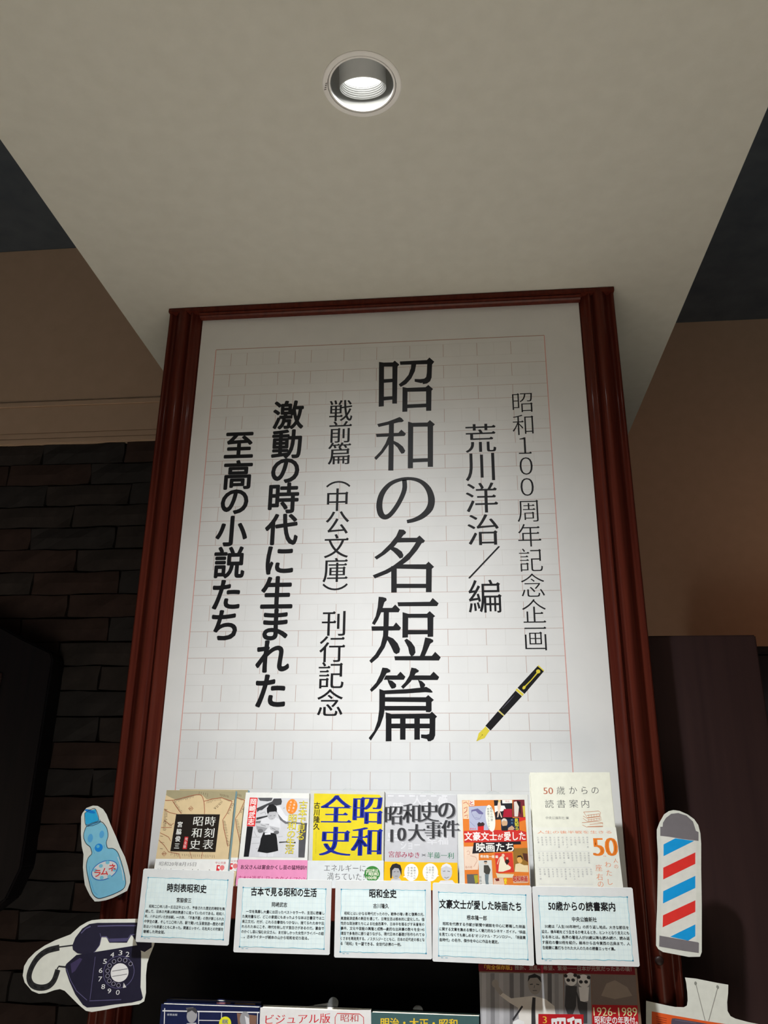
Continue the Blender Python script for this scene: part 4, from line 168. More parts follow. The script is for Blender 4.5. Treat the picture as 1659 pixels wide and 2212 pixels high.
FLOORM = grain(mat('pale_floor', (.55, .5, .42), .5, .3), (.50, .46, .39), (.60, .55, .47), (1, 1, 1), 3, 4)
CABM = grain(mat('dark_cabinet_wood', (.008, .007, .01), .5, .3), (.006, .006, .009), (.012, .009, .012), (20, 20, 1), 3, 4)
WHITEM = grain(mat('white_enamel', (.75, .75, .74), .35, .4), (.72, .72, .71), (.78, .78, .77), (1, 1, 1), 30, 3)
ALU = grain(mat('brushed_aluminium', (.55, .56, .57), .38, .5, Metallic=.85), (.45, .47, .48), (.62, .62, .62), (1, 1, 30), 20, 3)
DARKBR = grain(mat('dark_brown', (.02, .008, .006), .5, .3), (.014, .006, .005), (.028, .012, .009), (1, 1, 1), 60, 3)
CLEAR = mat('clear_acrylic', (.95, .97, .97), .06, .5, Transmission_Weight=.85, IOR=1.45)
def emis(name, rgb, s):
    m = bpy.data.materials.new(name); m.use_nodes = True; b = m.node_tree.nodes['Principled BSDF']
    b.inputs['Base Color'].default_value = (*rgb, 1); b.inputs['Emission Color'].default_value = (*rgb, 1); b.inputs['Emission Strength'].default_value = s
    return m
GLOW = emis('lamp_glow', (1, .98, .93), 7); TUBE = emis('tube_glow', (1, .99, .96), 3)

def tag(o, label=None, cat=None, group=None, kind=None):
    if label: o['label'] = label
    if cat: o['category'] = cat
    if group: o['group'] = group
    if kind: o['kind'] = kind
    return o
def empty(name, loc, rot=(0, 0, 0), label=None, cat=None, group=None):
    o = bpy.data.objects.new(name, None); COL.objects.link(o); o.location = loc; o.rotation_euler = rot
    o.empty_display_size = .02
    return tag(o, label, cat, group)
def link(name, me, parent=None, label=None, loc=(0, 0, 0), rot=(0, 0, 0)):
    o = bpy.data.objects.new(name, me); COL.objects.link(o); o.location = loc; o.rotation_euler = rot
    if parent: o.parent = parent
    if label: o['label'] = label
    return o
class MB:
    def __init__(s): s.v = []; s.f = []; s.m = []; s.mats = []
    def mi(s, m):
        if m not in s.mats: s.mats.append(m)
        return s.mats.index(m)
    def add(s, vs, fs, m):
        b = len(s.v); s.v += [tuple(p) for p in vs]; k = s.mi(m)
        for f in fs: s.f.append([b+i for i in f]); s.m.append(k)
        return s
    def box(s, x0, x1, y0, y1, z0, z1, m):
        return s.add([(x0, y0, z0), (x1, y0, z0), (x1, y1, z0), (x0, y1, z0), (x0, y0, z1), (x1, y0, z1), (x1, y1, z1), (x0, y1, z1)],
                     [(0, 3, 2, 1), (4, 5, 6, 7), (0, 1, 5, 4), (1, 2, 6, 5), (2, 3, 7, 6), (3, 0, 4, 7)], m)
    def lathe(s, prof, c, m, n=64, axis=None):
        vs = []; fs = []
        for r, z in prof:
            for i in range(n):
                a = 2*math.pi*i/n; vs.append(Vector((r*math.cos(a), r*math.sin(a), z)))
        for k in range(len(prof)-1):
            for i in range(n):
                j = (i+1) % n; fs.append((k*n+i, k*n+j, (k+1)*n+j, (k+1)*n+i))
        M = axis if axis else Matrix.Identity(4)
        return s.add([M @ p + Vector(c) for p in vs], fs, m)
    def prism(s, pts, y0, y1, m):                  # polygon in x,z extruded from y0 (front) to y1 (back)
        n = len(pts); vs = [(p[0], y0, p[1]) for p in pts]+[(p[0], y1, p[1]) for p in pts]
        if area(pts) < 0: pass
        fr = list(range(n)); bk = list(range(2*n-1, n-1, -1))
        fs = [fr, bk]+[(i, i+n, (i+1) % n+n, (i+1) % n) for i in range(n)]
        return s.add(vs, fs, m)
    def mesh(s, name):
        me = bpy.data.meshes.new(name); me.from_pydata(s.v, [], s.f)
        for m in s.mats: me.materials.append(m)
        me.polygons.foreach_set('material_index', s.m)
        me.update(); return me
    def obj(s, name, parent=None, label=None, smooth=False, bevel=0, fix=True, **kw):
        me = s.mesh(name)
        if fix:
            bm = bmesh.new(); bm.from_mesh(me); bmesh.ops.recalc_face_normals(bm, faces=bm.faces)
            if bevel: bmesh.ops.bevel(bm, geom=bm.edges, offset=bevel, segments=2, affect='EDGES', clamp_overlap=True)
            bm.to_mesh(me); bm.free()
        if smooth: me.polygons.foreach_set('use_smooth', [True]*len(me.polygons))
        return link(name, me, parent, label, **kw)
def area(p): return sum(p[i][0]*p[(i+1) % len(p)][1]-p[(i+1) % len(p)][0]*p[i][1] for i in range(len(p)))/2

# ---------------------------------------------------------------- lettering from the built-in font, cut into flat shapes
OPT = {'': (0, 0), 'b': (0, 0), 'B': (0, 0), 'm': (-.013, .014), 'M': (-.009, .032), 'N': (-.004, .026), 'H': (-.014, .095), 'D': (0, 0)}
GC = {}
def glyph(s, opt, res=3):
    key = (s, opt, res)
    if key in GC: return GC[key]
    off, smear = OPT[opt]
    if s == '編': off, smear = -.001, .010                         # too dense to thin
    c = bpy.data.curves.new('t', 'FONT'); c.body = s; c.resolution_u = res; c.offset = off
    o = bpy.data.objects.new('t', c); COL.objects.link(o)
    bpy.context.view_layer.update()
    me = bpy.data.meshes.new_from_object(o.evaluated_get(bpy.context.evaluated_depsgraph_get()))
    bm = bmesh.new(); bm.from_mesh(me); bmesh.ops.remove_doubles(bm, verts=bm.verts, dist=1e-5)
    bmesh.ops.triangulate(bm, faces=bm.faces)
    V = [(v.co.x, v.co.y, 0.0) for v in bm.verts]; F = []
    for f in bm.faces:
        q = [v.index for v in f.verts]
        if f.normal.z < 0: q.reverse()
        F.append(q)
    if smear:
        bm.verts.ensure_lookup_table(); bm.normal_update()
        h = smear/2; V0 = list(V); F0 = list(F)
        V = [(x-h, y, 0) for x, y, _ in V0]+[(x+h, y, 1) for x, y, _ in V0]
        n = len(V0); F = list(F0)+[[i+n for i in f] for f in F0]
        nxt = {}
        for e in bm.edges:
            if len(e.link_faces) == 1:
                a, b = e.verts[0].index, e.verts[1].index
                q = [v.index for v in e.link_faces[0].verts]
                if e.link_faces[0].normal.z < 0: q.reverse()
                i = q.index(a)
                if q[(i+1) % len(q)] != b: a, b = b, a
                nxt.setdefault(a, []).append(b)
                k = len(V)
                V += [(V0[a][0]-h, V0[a][1], 2), (V0[b][0]-h, V0[b][1], 2), (V0[b][0]+h, V0[b][1], 2), (V0[a][0]+h, V0[a][1], 2)]
                F.append([k, k+1, k+2, k+3] if V0[b][1] < V0[a][1] else [k+3, k+2, k+1, k])
        if any(ord(ch) >= 0x4e00 for ch in s) and len(s) == 1:
            prv = {b: a for a, bs in nxt.items() for b in bs}
            sc = {'m': .8, 'M': .9, 'N': .9, 'H': 1.15}[opt]
            for a, bs in nxt.items():
                for b in bs:
                    dx = V0[b][0]-V0[a][0]; dy = V0[b][1]-V0[a][1]
                    p = prv.get(a)
                    if p is None or dx > -.15 or abs(dy) > .02: continue
                    if V0[a][1]-V0[p][1] < .015 or abs(V0[a][0]-V0[p][0]) > .03: continue
                    x, y = V0[a][0]+h, V0[a][1]; k = len(V)
                    V += [(x-.105*sc, y-.002, 3), (x-.05*sc, y+.045*sc, 3), (x+.028*sc, y-.008, 3), (x+.004, y-.035, 3), (x-.02, y-.03, 3)]
                    F.append([k+4, k+3, k+2, k+1, k])
    elif opt in ('b', 'B', 'D'):                          # bolder strokes: the same shape laid around itself
        r, k = {'b': (.021, 6), 'B': (.030, 8), 'D': (.026, 8)}[opt]; V0, F0 = V, F; V = []; F = []
        for i in range(k):
            a = 2*math.pi*i/k; n = len(V)
            V += [(x+r*math.cos(a), y+r*math.sin(a), i) for x, y, _ in V0]; F += [[j+n for j in f] for f in F0]
    bm.free(); bpy.data.meshes.remove(me); bpy.data.objects.remove(o); bpy.data.curves.remove(c)
    GC[key] = (V, F); return GC[key]
LY0 = .00005; LS = .00002
def emit_text(mb, g, m, y, fx):
    V, F = g
    mb.add([(*(lambda q: (q[0], y-v[2]*1.5e-6, q[1]))(fx(v[0], v[1])),) for v in V], F, m)
def ribbon(pts, w):
    n = len(pts); 
    if len(w) == 1: w = w*n
    ws = [w[min(int(i*(len(w)-1)/max(n-1, 1)+.5), len(w)-1)] for i in range(n)]
    if n > 6:                                        # smooth long strokes
        P = []; Wd = []
        for i in range(n-1):
            p0, p1, p2, p3 = pts[max(i-1, 0)], pts[i], pts[i+1], pts[min(i+2, n-1)]
            for k in range(4):
                t = k/4; f = lambda a, b, c, d: .5*((2*b)+(-a+c)*t+(2*a-5*b+4*c-d)*t*t+(-a+3*b-3*c+d)*t**3)
                P.append((f(p0[0], p1[0], p2[0], p3[0]), f(p0[1], p1[1], p2[1], p3[1]))); Wd.append(ws[i]+(ws[i+1]-ws[i])*t)
        P.append(pts[-1]); Wd.append(ws[-1]); pts, ws, n = P, Wd, len(P)
    L = []; Rr = []
    for i in range(n):
        a = pts[max(i-1, 0)]; b = pts[min(i+1, n-1)]; dx, dy = b[0]-a[0], b[1]-a[1]; l = math.hypot(dx, dy) or 1
        nx, ny = -dy/l*ws[i]/2, dx/l*ws[i]/2
        L.append((pts[i][0]+nx, pts[i][1]+ny)); Rr.append((pts[i][0]-nx, pts[i][1]-ny))
    V = L+Rr; F = [(i, i+n, i+n+1, i+1) for i in range(n-1)]
    return V, F
def draw(mb, ents, base=0.0, ox=0.0, k=.001):
    """print entries (mm in the thing's plane) as thin flat shapes, higher layers further out"""
    for n, e in enumerate(ents):
        m = pm(e[1]); y = base-(LY0+e[2]*LS)-(n % 12)*1.2e-6
        if e[0] == 'P':
            q = list(e[3])
            if area(q) < 0: q.reverse()
            mb.add([(p[0]*k+ox, y, p[1]*k) for p in q], [list(range(len(q)))], m)
        elif e[0] == 'R':
            V, F = ribbon(e[4], e[3]); mb.add([(p[0]*k+ox, y, p[1]*k) for p in V], F, m)
        elif e[0] == 'E':
            r = math.radians(e[6]); N = 32
            q = []
            for i in range(N):
                a = 2*math.pi*i/N; u, v = e[4]*math.cos(a), e[5]*math.sin(a)
                q.append(((e[3][0]+u*math.cos(r)-v*math.sin(r))*k+ox, y, (e[3][1]+u*math.sin(r)+v*math.cos(r))*k))
            mb.add(q, [list(range(N))], m)
        elif e[0] == 'T':
            _, _, _, s, a, b, h, opt = e
            g = glyph(s, opt, 2 if h < 8 else 3); xs = [v[0] for v in g[0]]
            if not xs: continue
            x0, x1 = min(xs), max(xs); asc = all(ord(c) < 128 for c in s)
            cy, em = (.36, .73) if asc else (.377, .9)
            ux, uy = b[0]-a[0], b[1]-a[1]
            emit_text(mb, g, m, y, lambda X, Y: ((a[0]+ux*(X-x0)/(x1-x0))*k+ox, (a[1]+uy*(X-x0)/(x1-x0)+(Y-cy)/em*h)*k))
        elif e[0] == 'V':
            _, _, _, s, q, sx, sy, opt = e
            for i, ch in enumerate(s):
                if ch in ' 　': continue
                g = glyph(ch, opt, 4 if sx > 15 else 2); xs = [v[0] for v in g[0]]; ys = [v[1] for v in g[0]]
                if not xs: continue
                cx, cy = ((min(xs)+max(xs))/2, (min(ys)+max(ys))/2)
                big = sx > 15
                if not big and not ord(ch) < 128: cx, cy = .5, .377
                c0 = q[i]
                emit_text(mb, g, m, y, lambda X, Y: ((c0[0]+(X-cx)*sx)*k+ox, (c0[1]+(Y-cy)*sy)*k))
def art(name, parent, key, base=0.0, label=None, ents=None):
    mb = MB(); draw(mb, ents if ents is not None else D[key], base)
    return mb.obj(name, parent, label, fix=False)

# ================================================================ SETTING
ZS = 2.456
fl = MB().box(-6, 6, -7, 3, -.05, 0, FLOORM).obj('floor'); tag(fl, kind='structure')
# boxed soffit with the hole for the downlight
def slab_with_hole(x0, x1, y0, y1, z, cx, cy, r, m, top):
    mb = MB(); n = 48; k = .12
    ring = [(cx+r*math.cos(2*math.pi*i/n), cy+r*math.sin(2*math.pi*i/n)) for i in range(n)]
    sq = []
    for i in range(n):
        a = 2*math.pi*i/n; c, s_ = math.cos(a), math.sin(a); t = k/max(abs(c), abs(s_)); sq.append((cx+c*t, cy+s_*t))
    mb.add([(x, y, z) for x, y in ring+sq], [(i, (i+1) % n, (i+1) % n+n, i+n) for i in range(n)], m)
    X = [x0, cx-k, cx+k, x1]; Y = [y0, cy-k, cy+k, y1]
    for i in range(3):
        for j in range(3):
            if i == 1 and j == 1: continue
            mb.add([(X[i], Y[j], z), (X[i], Y[j+1], z), (X[i+1], Y[j+1], z), (X[i+1], Y[j], z)], [(0, 1, 2, 3)], m)
    mb.add([(x0, y0, z), (x0, y1, z), (x0, y1, top), (x0, y0, top)], [(0, 1, 2, 3)], m)
    mb.add([(x1, y0, z), (x1, y1, z), (x1, y1, top), (x1, y0, top)], [(3, 2, 1, 0)], m)
    return mb
so = slab_with_hole(-.5253, .5701, -6.5, 1.38, ZS, .0155, -.508, .047, SOFFIT, 3.27).obj('ceiling', fix=False); tag(so, 'low cream painted boxed soffit over the display', kind='structure')
hc = MB().box(-6, 6, -7, 3, 3.27, 3.32, HIGHC).obj('ceiling'); tag(hc, 'high dark grey ceiling', kind='structure')
wl = MB().box(-4, -.1, .78, .9, 2.557, 3.27, PLASTER).obj('wall_left', bevel=.002); tag(wl, kind='structure')
tr = MB()
tr.prism([(-4, 2.557), (-.1, 2.557), (-.1, 2.571), (-4, 2.571)], .776, .78, PLASTER)
tr.prism([(-4, 2.573), (-.1, 2.573), (-.1, 2.590), (-4, 2.590)], .7775, .78, PLASTER)
tr.prism([(-4, 2.592), (-.1, 2.592), (-.1, 2.680), (-4, 2.680)], .7785, .78, PLASTER)
tr.prism([(-4, 2.682), (-.1, 2.682), (-.1, 2.697), (-4, 2.697)], .7755, .78, PLASTER)
t1 = tr.obj('trim_1', bevel=.0005); tag(t1, kind='structure')
wr = MB().box(-.1, 5, 1.4, 1.5, 0, 3.27, PLASTER).obj('wall_right'); tag(wr, kind='structure')
rw = MB().box(-.1, 0, .9, 1.5, 0, 3.27, PLASTER).obj('wall_return'); tag(rw, kind='structure')
wb = MB().box(-4, -.1, .80, .9, 0, 2.557, MORTAR).obj('wall_back'); tag(wb, kind='structure')
# brick courses, one object per brick
random.seed(11)
BR = []
for i, (c1, c2) in enumerate((((.046, .031, .028), (.066, .043, .038)), ((.038, .033, .032), (.056, .047, .045)), ((.034, .032, .033), (.048, .044, .045)))):
    BR.append(grain(mat('brick_clay', c1, .9, .15), c1, c2, (1, 1, 1), 22, 8, .6))
brick_meshes = []
for v in range(9):
    bm = bmesh.new(); bmesh.ops.create_grid(bm, x_segments=5, y_segments=2, size=1)
    for vt in bm.verts:
        x, z = vt.co.x*.1255, vt.co.y*.0310
        edge = abs(vt.co.x) > .99 or abs(vt.co.y) > .99
        vt.co = (x+(random.uniform(-.003, .003) if edge else 0), -.012-random.uniform(0, .006)+(.003 if edge else 0), z+(random.uniform(-.0025, .0025) if edge else 0))
    ed = [e for e in bm.edges if e.is_boundary]
    r = bmesh.ops.extrude_edge_only(bm, edges=ed)
    for g_ in r['geom']:
        if isinstance(g_, bmesh.types.BMVert): g_.co.y = .002
    bmesh.ops.recalc_face_normals(bm, faces=bm.faces)
    me = bpy.data.meshes.new('brick'); bm.to_mesh(me); bm.free(); me.materials.append(BR[v % 3]); brick_meshes.append(me)
PITCH = .0667
for r_ in range(24):
    z = 2.557-PITCH*(r_+.5); off = (0 if r_ % 2 else .128)+random.uniform(-.02, .02)
    for c_ in range(6):
        x = -.33-off-c_*.257
        link('brick', random.choice(brick_meshes), wb, loc=(x, .80, z))
# far cabinet and lit display in the right-hand aisle
cab = empty('far_cabinet', (1.28, 1.2, 0), label='dark cabinet far behind the right side panel against the beige wall', cat='cabinet')
MB().box(-.42, .6, -.15, .18, 0, 1.955, CABM).obj('body', cab, bevel=.004)
MB().box(-.43, .61, -.165, .18, 1.955, 1.975, CABM).obj('top_board', cab, bevel=.003)
lit = empty('lit_display', (1.16, 1.0, 1.5), label='lit display with white tube, red strip and teal panel beside the far cabinet', cat='display')
MB().box(-.145, .3, -.0, .03, 0, .262, pm((40, 120, 120))).obj('teal_panel', lit, 'teal panel')
MB().box(-.150, .3, -.012, .03, .267, .273, pm((225, 225, 215))).obj('ledge', lit)
MB().box(-.152, .3, -.012, .03, .276, .297, pm((220, 100, 60))).obj('red_strip', lit, 'red strip')
q = MB(); q.lathe([(0, 0), (.012, 0.004), (.014, .02), (.014, .4), (0, .41)], (-.156, -.005, .316), TUBE, 16, Matrix.Rotation(math.pi/2, 4, 'Y')); q.obj('light_tube', lit, 'glowing white tube', smooth=True)

# ================================================================ DISPLAY BOOKCASE
bc = empty('bookcase', (0, 0, 0), label='mahogany framed bookcase holding the tall poster', cat='bookcase')
PR = [(0, 60), (0, -11), (1.5, -18), (4, -21), (6.5, -19), (8, -11), (11, -8), (14, -9), (18, -18), (22, -26), (26, -32), (30, -34), (34, -32), (37, -26), (39, -16), (40.5, -8), (43, -7), (44.5, -18), (46.5, -22), (49, -19), (50.5, -10), (53, -8.5), (54, -8), (56.5, -7.5), (57.5, -4), (60.5, -3.5), (61.5, 0), (61.5, 60)]
PR = [(x, y if y > -14 else -14+(y+14)*.5) for x, y in PR]
def stile(sgn, z0, z1):
    mb = MB(); n = len(PR)
    vs = [(sgn*(-.4275+p[0]*.001), p[1]*.001, z) for z in (z0, z1) for p in PR]
    fs = [(i, i+1, i+1+n, i+n) for i in range(n-1)]+[list(range(n))]
    mb.add(vs, fs, MAHOG); o = mb.obj('stile', bc)
    for p in o.data.polygons: p.use_smooth = len(p.vertices) == 4
    return o
stile(1, 0, ZS-.009); stile(-1, 0, ZS-.009)
MB().box(-.4275, .4275, -.0215, -.0015, ZS-.0095, ZS-.0005, MAHOG).obj('cornice_strip', bc, bevel=.001)
MB().box(-.418, .418, .016, .42, 0, 2.40, CABM).obj('shade_carcass', bc, 'unseen dark body added behind the frame to shade the soffit')  # unseen body, added to keep light off the soffit behind the frame
rp = [(-1.5, -9.6), (-16, -9.6), (-18, -11), (-18, -13), (-14, -14.5), (-15, -16), (-12, -18.5), (-1.5, -18.5)]
mb = MB(); n = len(rp)
mb.add([(x, p[0]*.001, ZS-.0005+p[1]*.001) for x in (-.366, .366) for p in rp], [(i, (i+1) % n, (i+1) % n+n, i+n) for i in range(n)]+[list(range(n)), list(range(2*n-1, n-1, -1))], MAHOG)
mb.obj('top_rail', bc)
MB().box(-.368, .368, .002, .016, 1.39, ZS-.001, MAHOG).obj('back_panel', bc)
MB().box(-.368, .368, .002, .016, 0, 1.39, BLACKB).obj('lower_back_panel', bc, 'black back board below the ledge')
MB().box(-.330, .348, -.1005, -.001, 1.392, 1.402, MAHOG).obj('ledge', bc, bevel=.0015)
MB().box(-.328, .346, -.1100, -.1005, 1.392, 1.4336, MAHOG).obj('ledge_lip', bc, bevel=.0015)
MB().box(-.366, .366, -.30, .002, 1.03, 1.05, MAHOG).obj('shelf', bc, bevel=.0015)
for x, z in ((-.395, 1.413), (.395, 1.343)):  # small dark round discs, one on each stile
    q = MB(); q.lathe([(0, -.0025), (.0045, -.0025), (.0058, -.001), (.0058, .004)], (x, -.0235, z), DARKBR, 24, Matrix.Rotation(-math.pi/2, 4, 'X')); q.obj('dark_disc', bc, 'dark round disc on the stile', smooth=True)
wing = empty('side_panel', (.6, .13, 0), label='plain dark brown panel beside the right stile of the bookcase', cat='panel')
MB().box(-.1725, .0103, -.09, .16, 0, 1.812, WING).obj('board', wing, bevel=.002)
# wall cabinet on the bricks at the left
wc = empty('wall_cabinet', (-1.25, .79, 1.2), label='near-black wall cabinet with slanted corners on the brick wall at left', cat='cabinet')
pts = [(-.5, .24), (-.5, .76), (0, .797), (.12, .794), (.205, .752), (.29, .715), (.298, .695), (.296, .40), (.296, .19), (.27, .12), (.14, .02), (-.1, -.1), (-.4, -.1)]
MB().prism(pts, -.07, .0, CABM).obj('body', wc, bevel=.004)
MB().prism([(-.45, .1), (.165, .1), (.165, .66), (.02, .70), (-.45, .70)], -.074, -.069, WING).obj('door', wc, 'slightly reddish dark door')
MB().prism([(-.45, .13), (.24, .155), (.24, .158), (-.45, .142)], -.082, -.074, pm((120, 95, 85))).obj('edge_strip', wc, 'pale edge strip')

# ================================================================ DOWNLIGHT
dl = empty('downlight', (.0155, -.508, ZS), label='round white recessed downlight glowing in the soffit', cat='lamp')
CUPM = grain(mat('satin_cup_paint', (.45, .46, .45), .35, .5), (.42, .43, .42), (.48, .49, .48), (1, 1, 1), 30, 3)
RINGM = grain(mat('white_ring_paint', (.85, .84, .83), .4, .4), (.83, .82, .81), (.87, .86, .85), (1, 1, 1), 30, 3)
q = MB(); q.lathe([(.0462, .006), (.0462, -.0012), (.0468, -.0018), (.0520, -.0018), (.0532, -.0010), (.0534, 0)], (0, 0, 0), RINGM, 96); q.obj('outer_ring', dl)
q = MB(); q.lathe([(.0428, .004), (.0424, -.0005), (.0430, -.0014), (.0448, -.0014), (.0454, -.0008), (.0454, .006)], (0, 0, 0), RINGM, 96); q.obj('inner_ring', dl)
q = MB(); q.lathe([(.0432, 0), (.0436, .02), (.0446, .055), (0, .056)], (0, 0, 0), CUPM, 64); q.obj('reflector_cup', dl, smooth=True)
RX = Matrix.Rotation(math.radians(22), 4, 'X')
HEADM = grain(mat('light_grey_paint', (.75, .78, .8), .4, .4), (.72, .75, .77), (.80, .83, .85), (1, 1, 1), 30, 3)
BAFF = grain(mat('grey_baffle', (.3, .3, .3), .5, .3), (.26, .27, .27), (.32, .33, .33), (1, 1, 1), 30, 3)
q = MB(); q.lathe([(0, .045), (.0318, .045), (.0318, .001), (.0312, 0)], (0, .0105, .0045), HEADM, 64, RX); hd = q.obj('lamp_head', dl)
prof = [(.0312, 0)]
for k in range(6):
    r = .0306-.0007*k; prof += [(r, .0003+.0026*k), (r-.0001, .0014+.0026*k), (r-.0012, .0020+.0026*k), (r-.0007, .0029+.0026*k)]
q = MB(); q.lathe(prof, (0, .0105, .0045), BAFF, 64, RX); q.obj('ringed_baffle', hd)
q = MB(); q.lathe([(.0272, .0148), (.02, .0142), (.0, .0140)], (0, .0105, .0045), GLOW, 48, RX); q.obj('lens', hd, 'glowing white lens', smooth=True)
q = MB()
for k in range(4): q.add([(-.0515+.0011*k, .002-.0032*k+d, -.0022) if s else (-.0485+.0008*k, .001-.0032*k+d, -.0022) for s, d in ((1, 0), (1, -.0012), (0, -.0010), (0, 0))], [(0, 3, 2, 1)], DARKBR)
q.obj('maker_mark', dl, 'tiny dark mark on the ring', fix=False)

# ================================================================ POSTER
KP = 1.0
po = empty('poster', (0, 0, 1.42), label='tall white poster with large black vertical Japanese lettering on manuscript-paper grid', cat='poster')
mb = MB(); N = 24
vs = []; nx = 12
for j in range(N+1):
    for i in range(nx+1):
        x = -.364+.728*i/nx; z = 1.03*j/N
        vs.append((x, .0, z))
fs = [(j*(nx+1)+i, j*(nx+1)+i+1, (j+1)*(nx+1)+i+1, (j+1)*(nx+1)+i) for j in range(N) for i in range(nx)]
mb.add(vs, fs, PAPER); mb.add([(-.364, .0004, 0), (.364, .0004, 0), (.364, .0004, 1.03), (-.364, .0004, 1.03)], [(3, 2, 1, 0)], PAPER)
mb.obj('sheet', po, fix=False)
def line(mb, x0, x1, z0, z1, c, y=-.00003): mb.add([(x0, y, z0), (x1, y, z0), (x1, y, z1), (x0, y, z1)], [(0, 1, 2, 3)], pm(c))
g1, g2_, gp = (190, 160, 150), (205, 202, 198), (226, 172, 164)
mb = MB(); GX0, GX1, GT = -.3316, .2963, 1.03
rows = [(GT-.0895-.0452*i, GT-.0895-.0452*i-.0268) for i in range(20)]
strong = {(1, 0), (2, 0), (2, 1), (4, 0), (5, 0), (5, 1), (7, 0), (7, 1), (8, 1), (10, 0), (10, 1), (12, 0), (13, 0), (15, 0), (15, 1)}
for i, (a, b) in enumerate(rows):
    for j, z in ((0, a), (1, b)):
        s_ = (i, j) in strong
        w_ = .00030 if s_ else .00014
        line(mb, GX0, GX1, z-w_, z+w_, g1 if s_ else g2_)
    for c_ in range(1, 20):
        x = GX0+c_*(GX1-GX0)/20; st = (c_ % 4 != 3) if c_ < 7 else (c_ % 2 == 0)
        w_ = .00036 if st else .00014
        line(mb, x-w_, x+w_, b, a, g1 if st else g2_, -.00004)
mb.obj('ruled_grid', po, fix=False)
mb = MB(); w_ = .0008
line(mb, GX0, GX1, GT-.0795-w_, GT-.0795+w_, g1, -.00005); line(mb, GX0-w_, GX0+w_, .02, GT-.0795, gp, -.00005); line(mb, GX1-w_, GX1+w_, .02, GT-.0795, gp, -.00005)
mb.obj('red_border', po, 'thin reddish border line', fix=False)
art('title_lettering', po, 'title', label='large black title column')
art('anniversary_lettering', po, 'col_anniversary'); art('editor_lettering', po, 'col_editor'); art('edition_lettering', po, 'col_book_edition')
art('slogan_lettering', po, 'col_slogan_a', label='bold black slogan column, right of two'); art('slogan_lettering', po, 'col_slogan_b', label='bold black slogan column, left of two')
art('pen_picture', po, 'pen', label='printed black and gold fountain pen')

# ================================================================ BOOKS ON THE LEDGE
KP = .92
TILT = math.radians(-8)
def book_body(root, q, thick, cov, spine=None, y0=0.0):
    TL, TR, BR_, BL = [(p[0]*.001, p[1]*.001) for p in q]
    mb = MB(); c = pm(cov); t = .0006
    mb.prism([BL, BR_, TR, TL], y0, y0+t, c)
    mb.prism([BL, BR_, TR, TL], y0+thick-t, y0+thick, c)
    o = mb.obj('cover', root)
    mb = MB(); mb.prism([(BR_[0]-t, BR_[1]), BR_, TR, (TR[0]-t, TR[1])], y0, y0+thick, pm(spine or cov)); mb.obj('spine', root)
    mb = MB(); mb.prism([(BL[0]+.001, .001), (BR_[0]-t, .001), (TR[0]-t, TR[1]-.0012), (TL[0]+.001, TL[1]-.0012)], y0+t, y0+thick-t, PAGES); mb.obj('page_block', root)
def ledge_book(label, group='books standing on the ledge', dx=0, dy=0):
    return empty('book', (dx, -.085+dy, 1.4052), (TILT, 0, 0), label, 'book', group)
b1 = ledge_book('paperback with cream railway-map cover and black title box, leftmost on the ledge')
book_body(b1, D['cov1'], .011, (222, 198, 155), (140, 185, 200))
art('map_picture', b1, None, -.00001, ents=D['b1_map']); art('title_lettering', b1, 'b1_title', -.00001, 'black title box'); art('paper_band', b1, 'b1_band', -.00001, 'white paper band')
c1 = b1.copy(); COL.objects.link(c1); c1.location = (.0155, -.085+.0138, 1.4069); c1['label'] = 'second copy of the railway-map paperback, peeking out behind the leftmost one'
for ch in list(b1.children):
    k = ch.copy(); COL.objects.link(k); k.parent = c1
b2 = ledge_book('paperback with black-and-white boy reading and pink band')
book_body(b2, D['cov2'], .011, (232, 232, 226))
art('boy_picture', b2, 'b2_picture', 0, 'black and white picture of a reading boy'); art('author_box', b2, None, 0, 'red author box', ents=D['b2_title'][:2]); art('speech_balloon', b2, None, 0, 'orange speech balloon', ents=D['b2_title'][2:5]); art('title_lettering', b2, None, 0, 'yellow title lettering', ents=D['b2_title'][5:]); art('paper_band', b2, 'b2_band', 0, 'pink paper band')
b3 = ledge_book('paperback with yellow panel and huge blue characters')
book_body(b3, D['cov3'], .016, (205, 205, 198))
art('yellow_panel', b3, 'b3_panel'); art('title_lettering', b3, 'b3_title'); art('paper_band', b3, 'b3_band', 0, 'pale grey band with green dot')
b4 = ledge_book('paperback with grey cover, slanted dark title and orange-yellow band')
book_body(b4, D['cov4'], .012, (212, 214, 214))
art('grey_panel', b4, 'b4_panel'); art('title_lettering', b4, 'b4_title'); art('paper_band', b4, 'b4_band', 0, 'orange-yellow band with two faces')
b5 = ledge_book('paperback with white-bordered orange collage of film pictures')
book_body(b5, D['cov5'], .014, (222, 222, 216))
art('collage_picture', b5, 'b5_picture'); art('title_lettering', b5, 'b5_title')
b6 = ledge_book('tall cream hardback with orange 50 on its band, rightmost on the ledge')
book_body(b6, D['cov6'], .022, (238, 238, 222))
art('paper_band', b6, 'b6_band', 0, 'white band with orange number'); art('title_lettering', b6, 'b6_title'); art('book_stack_drawing', b6, 'b6_drawing')
KP = 1.38
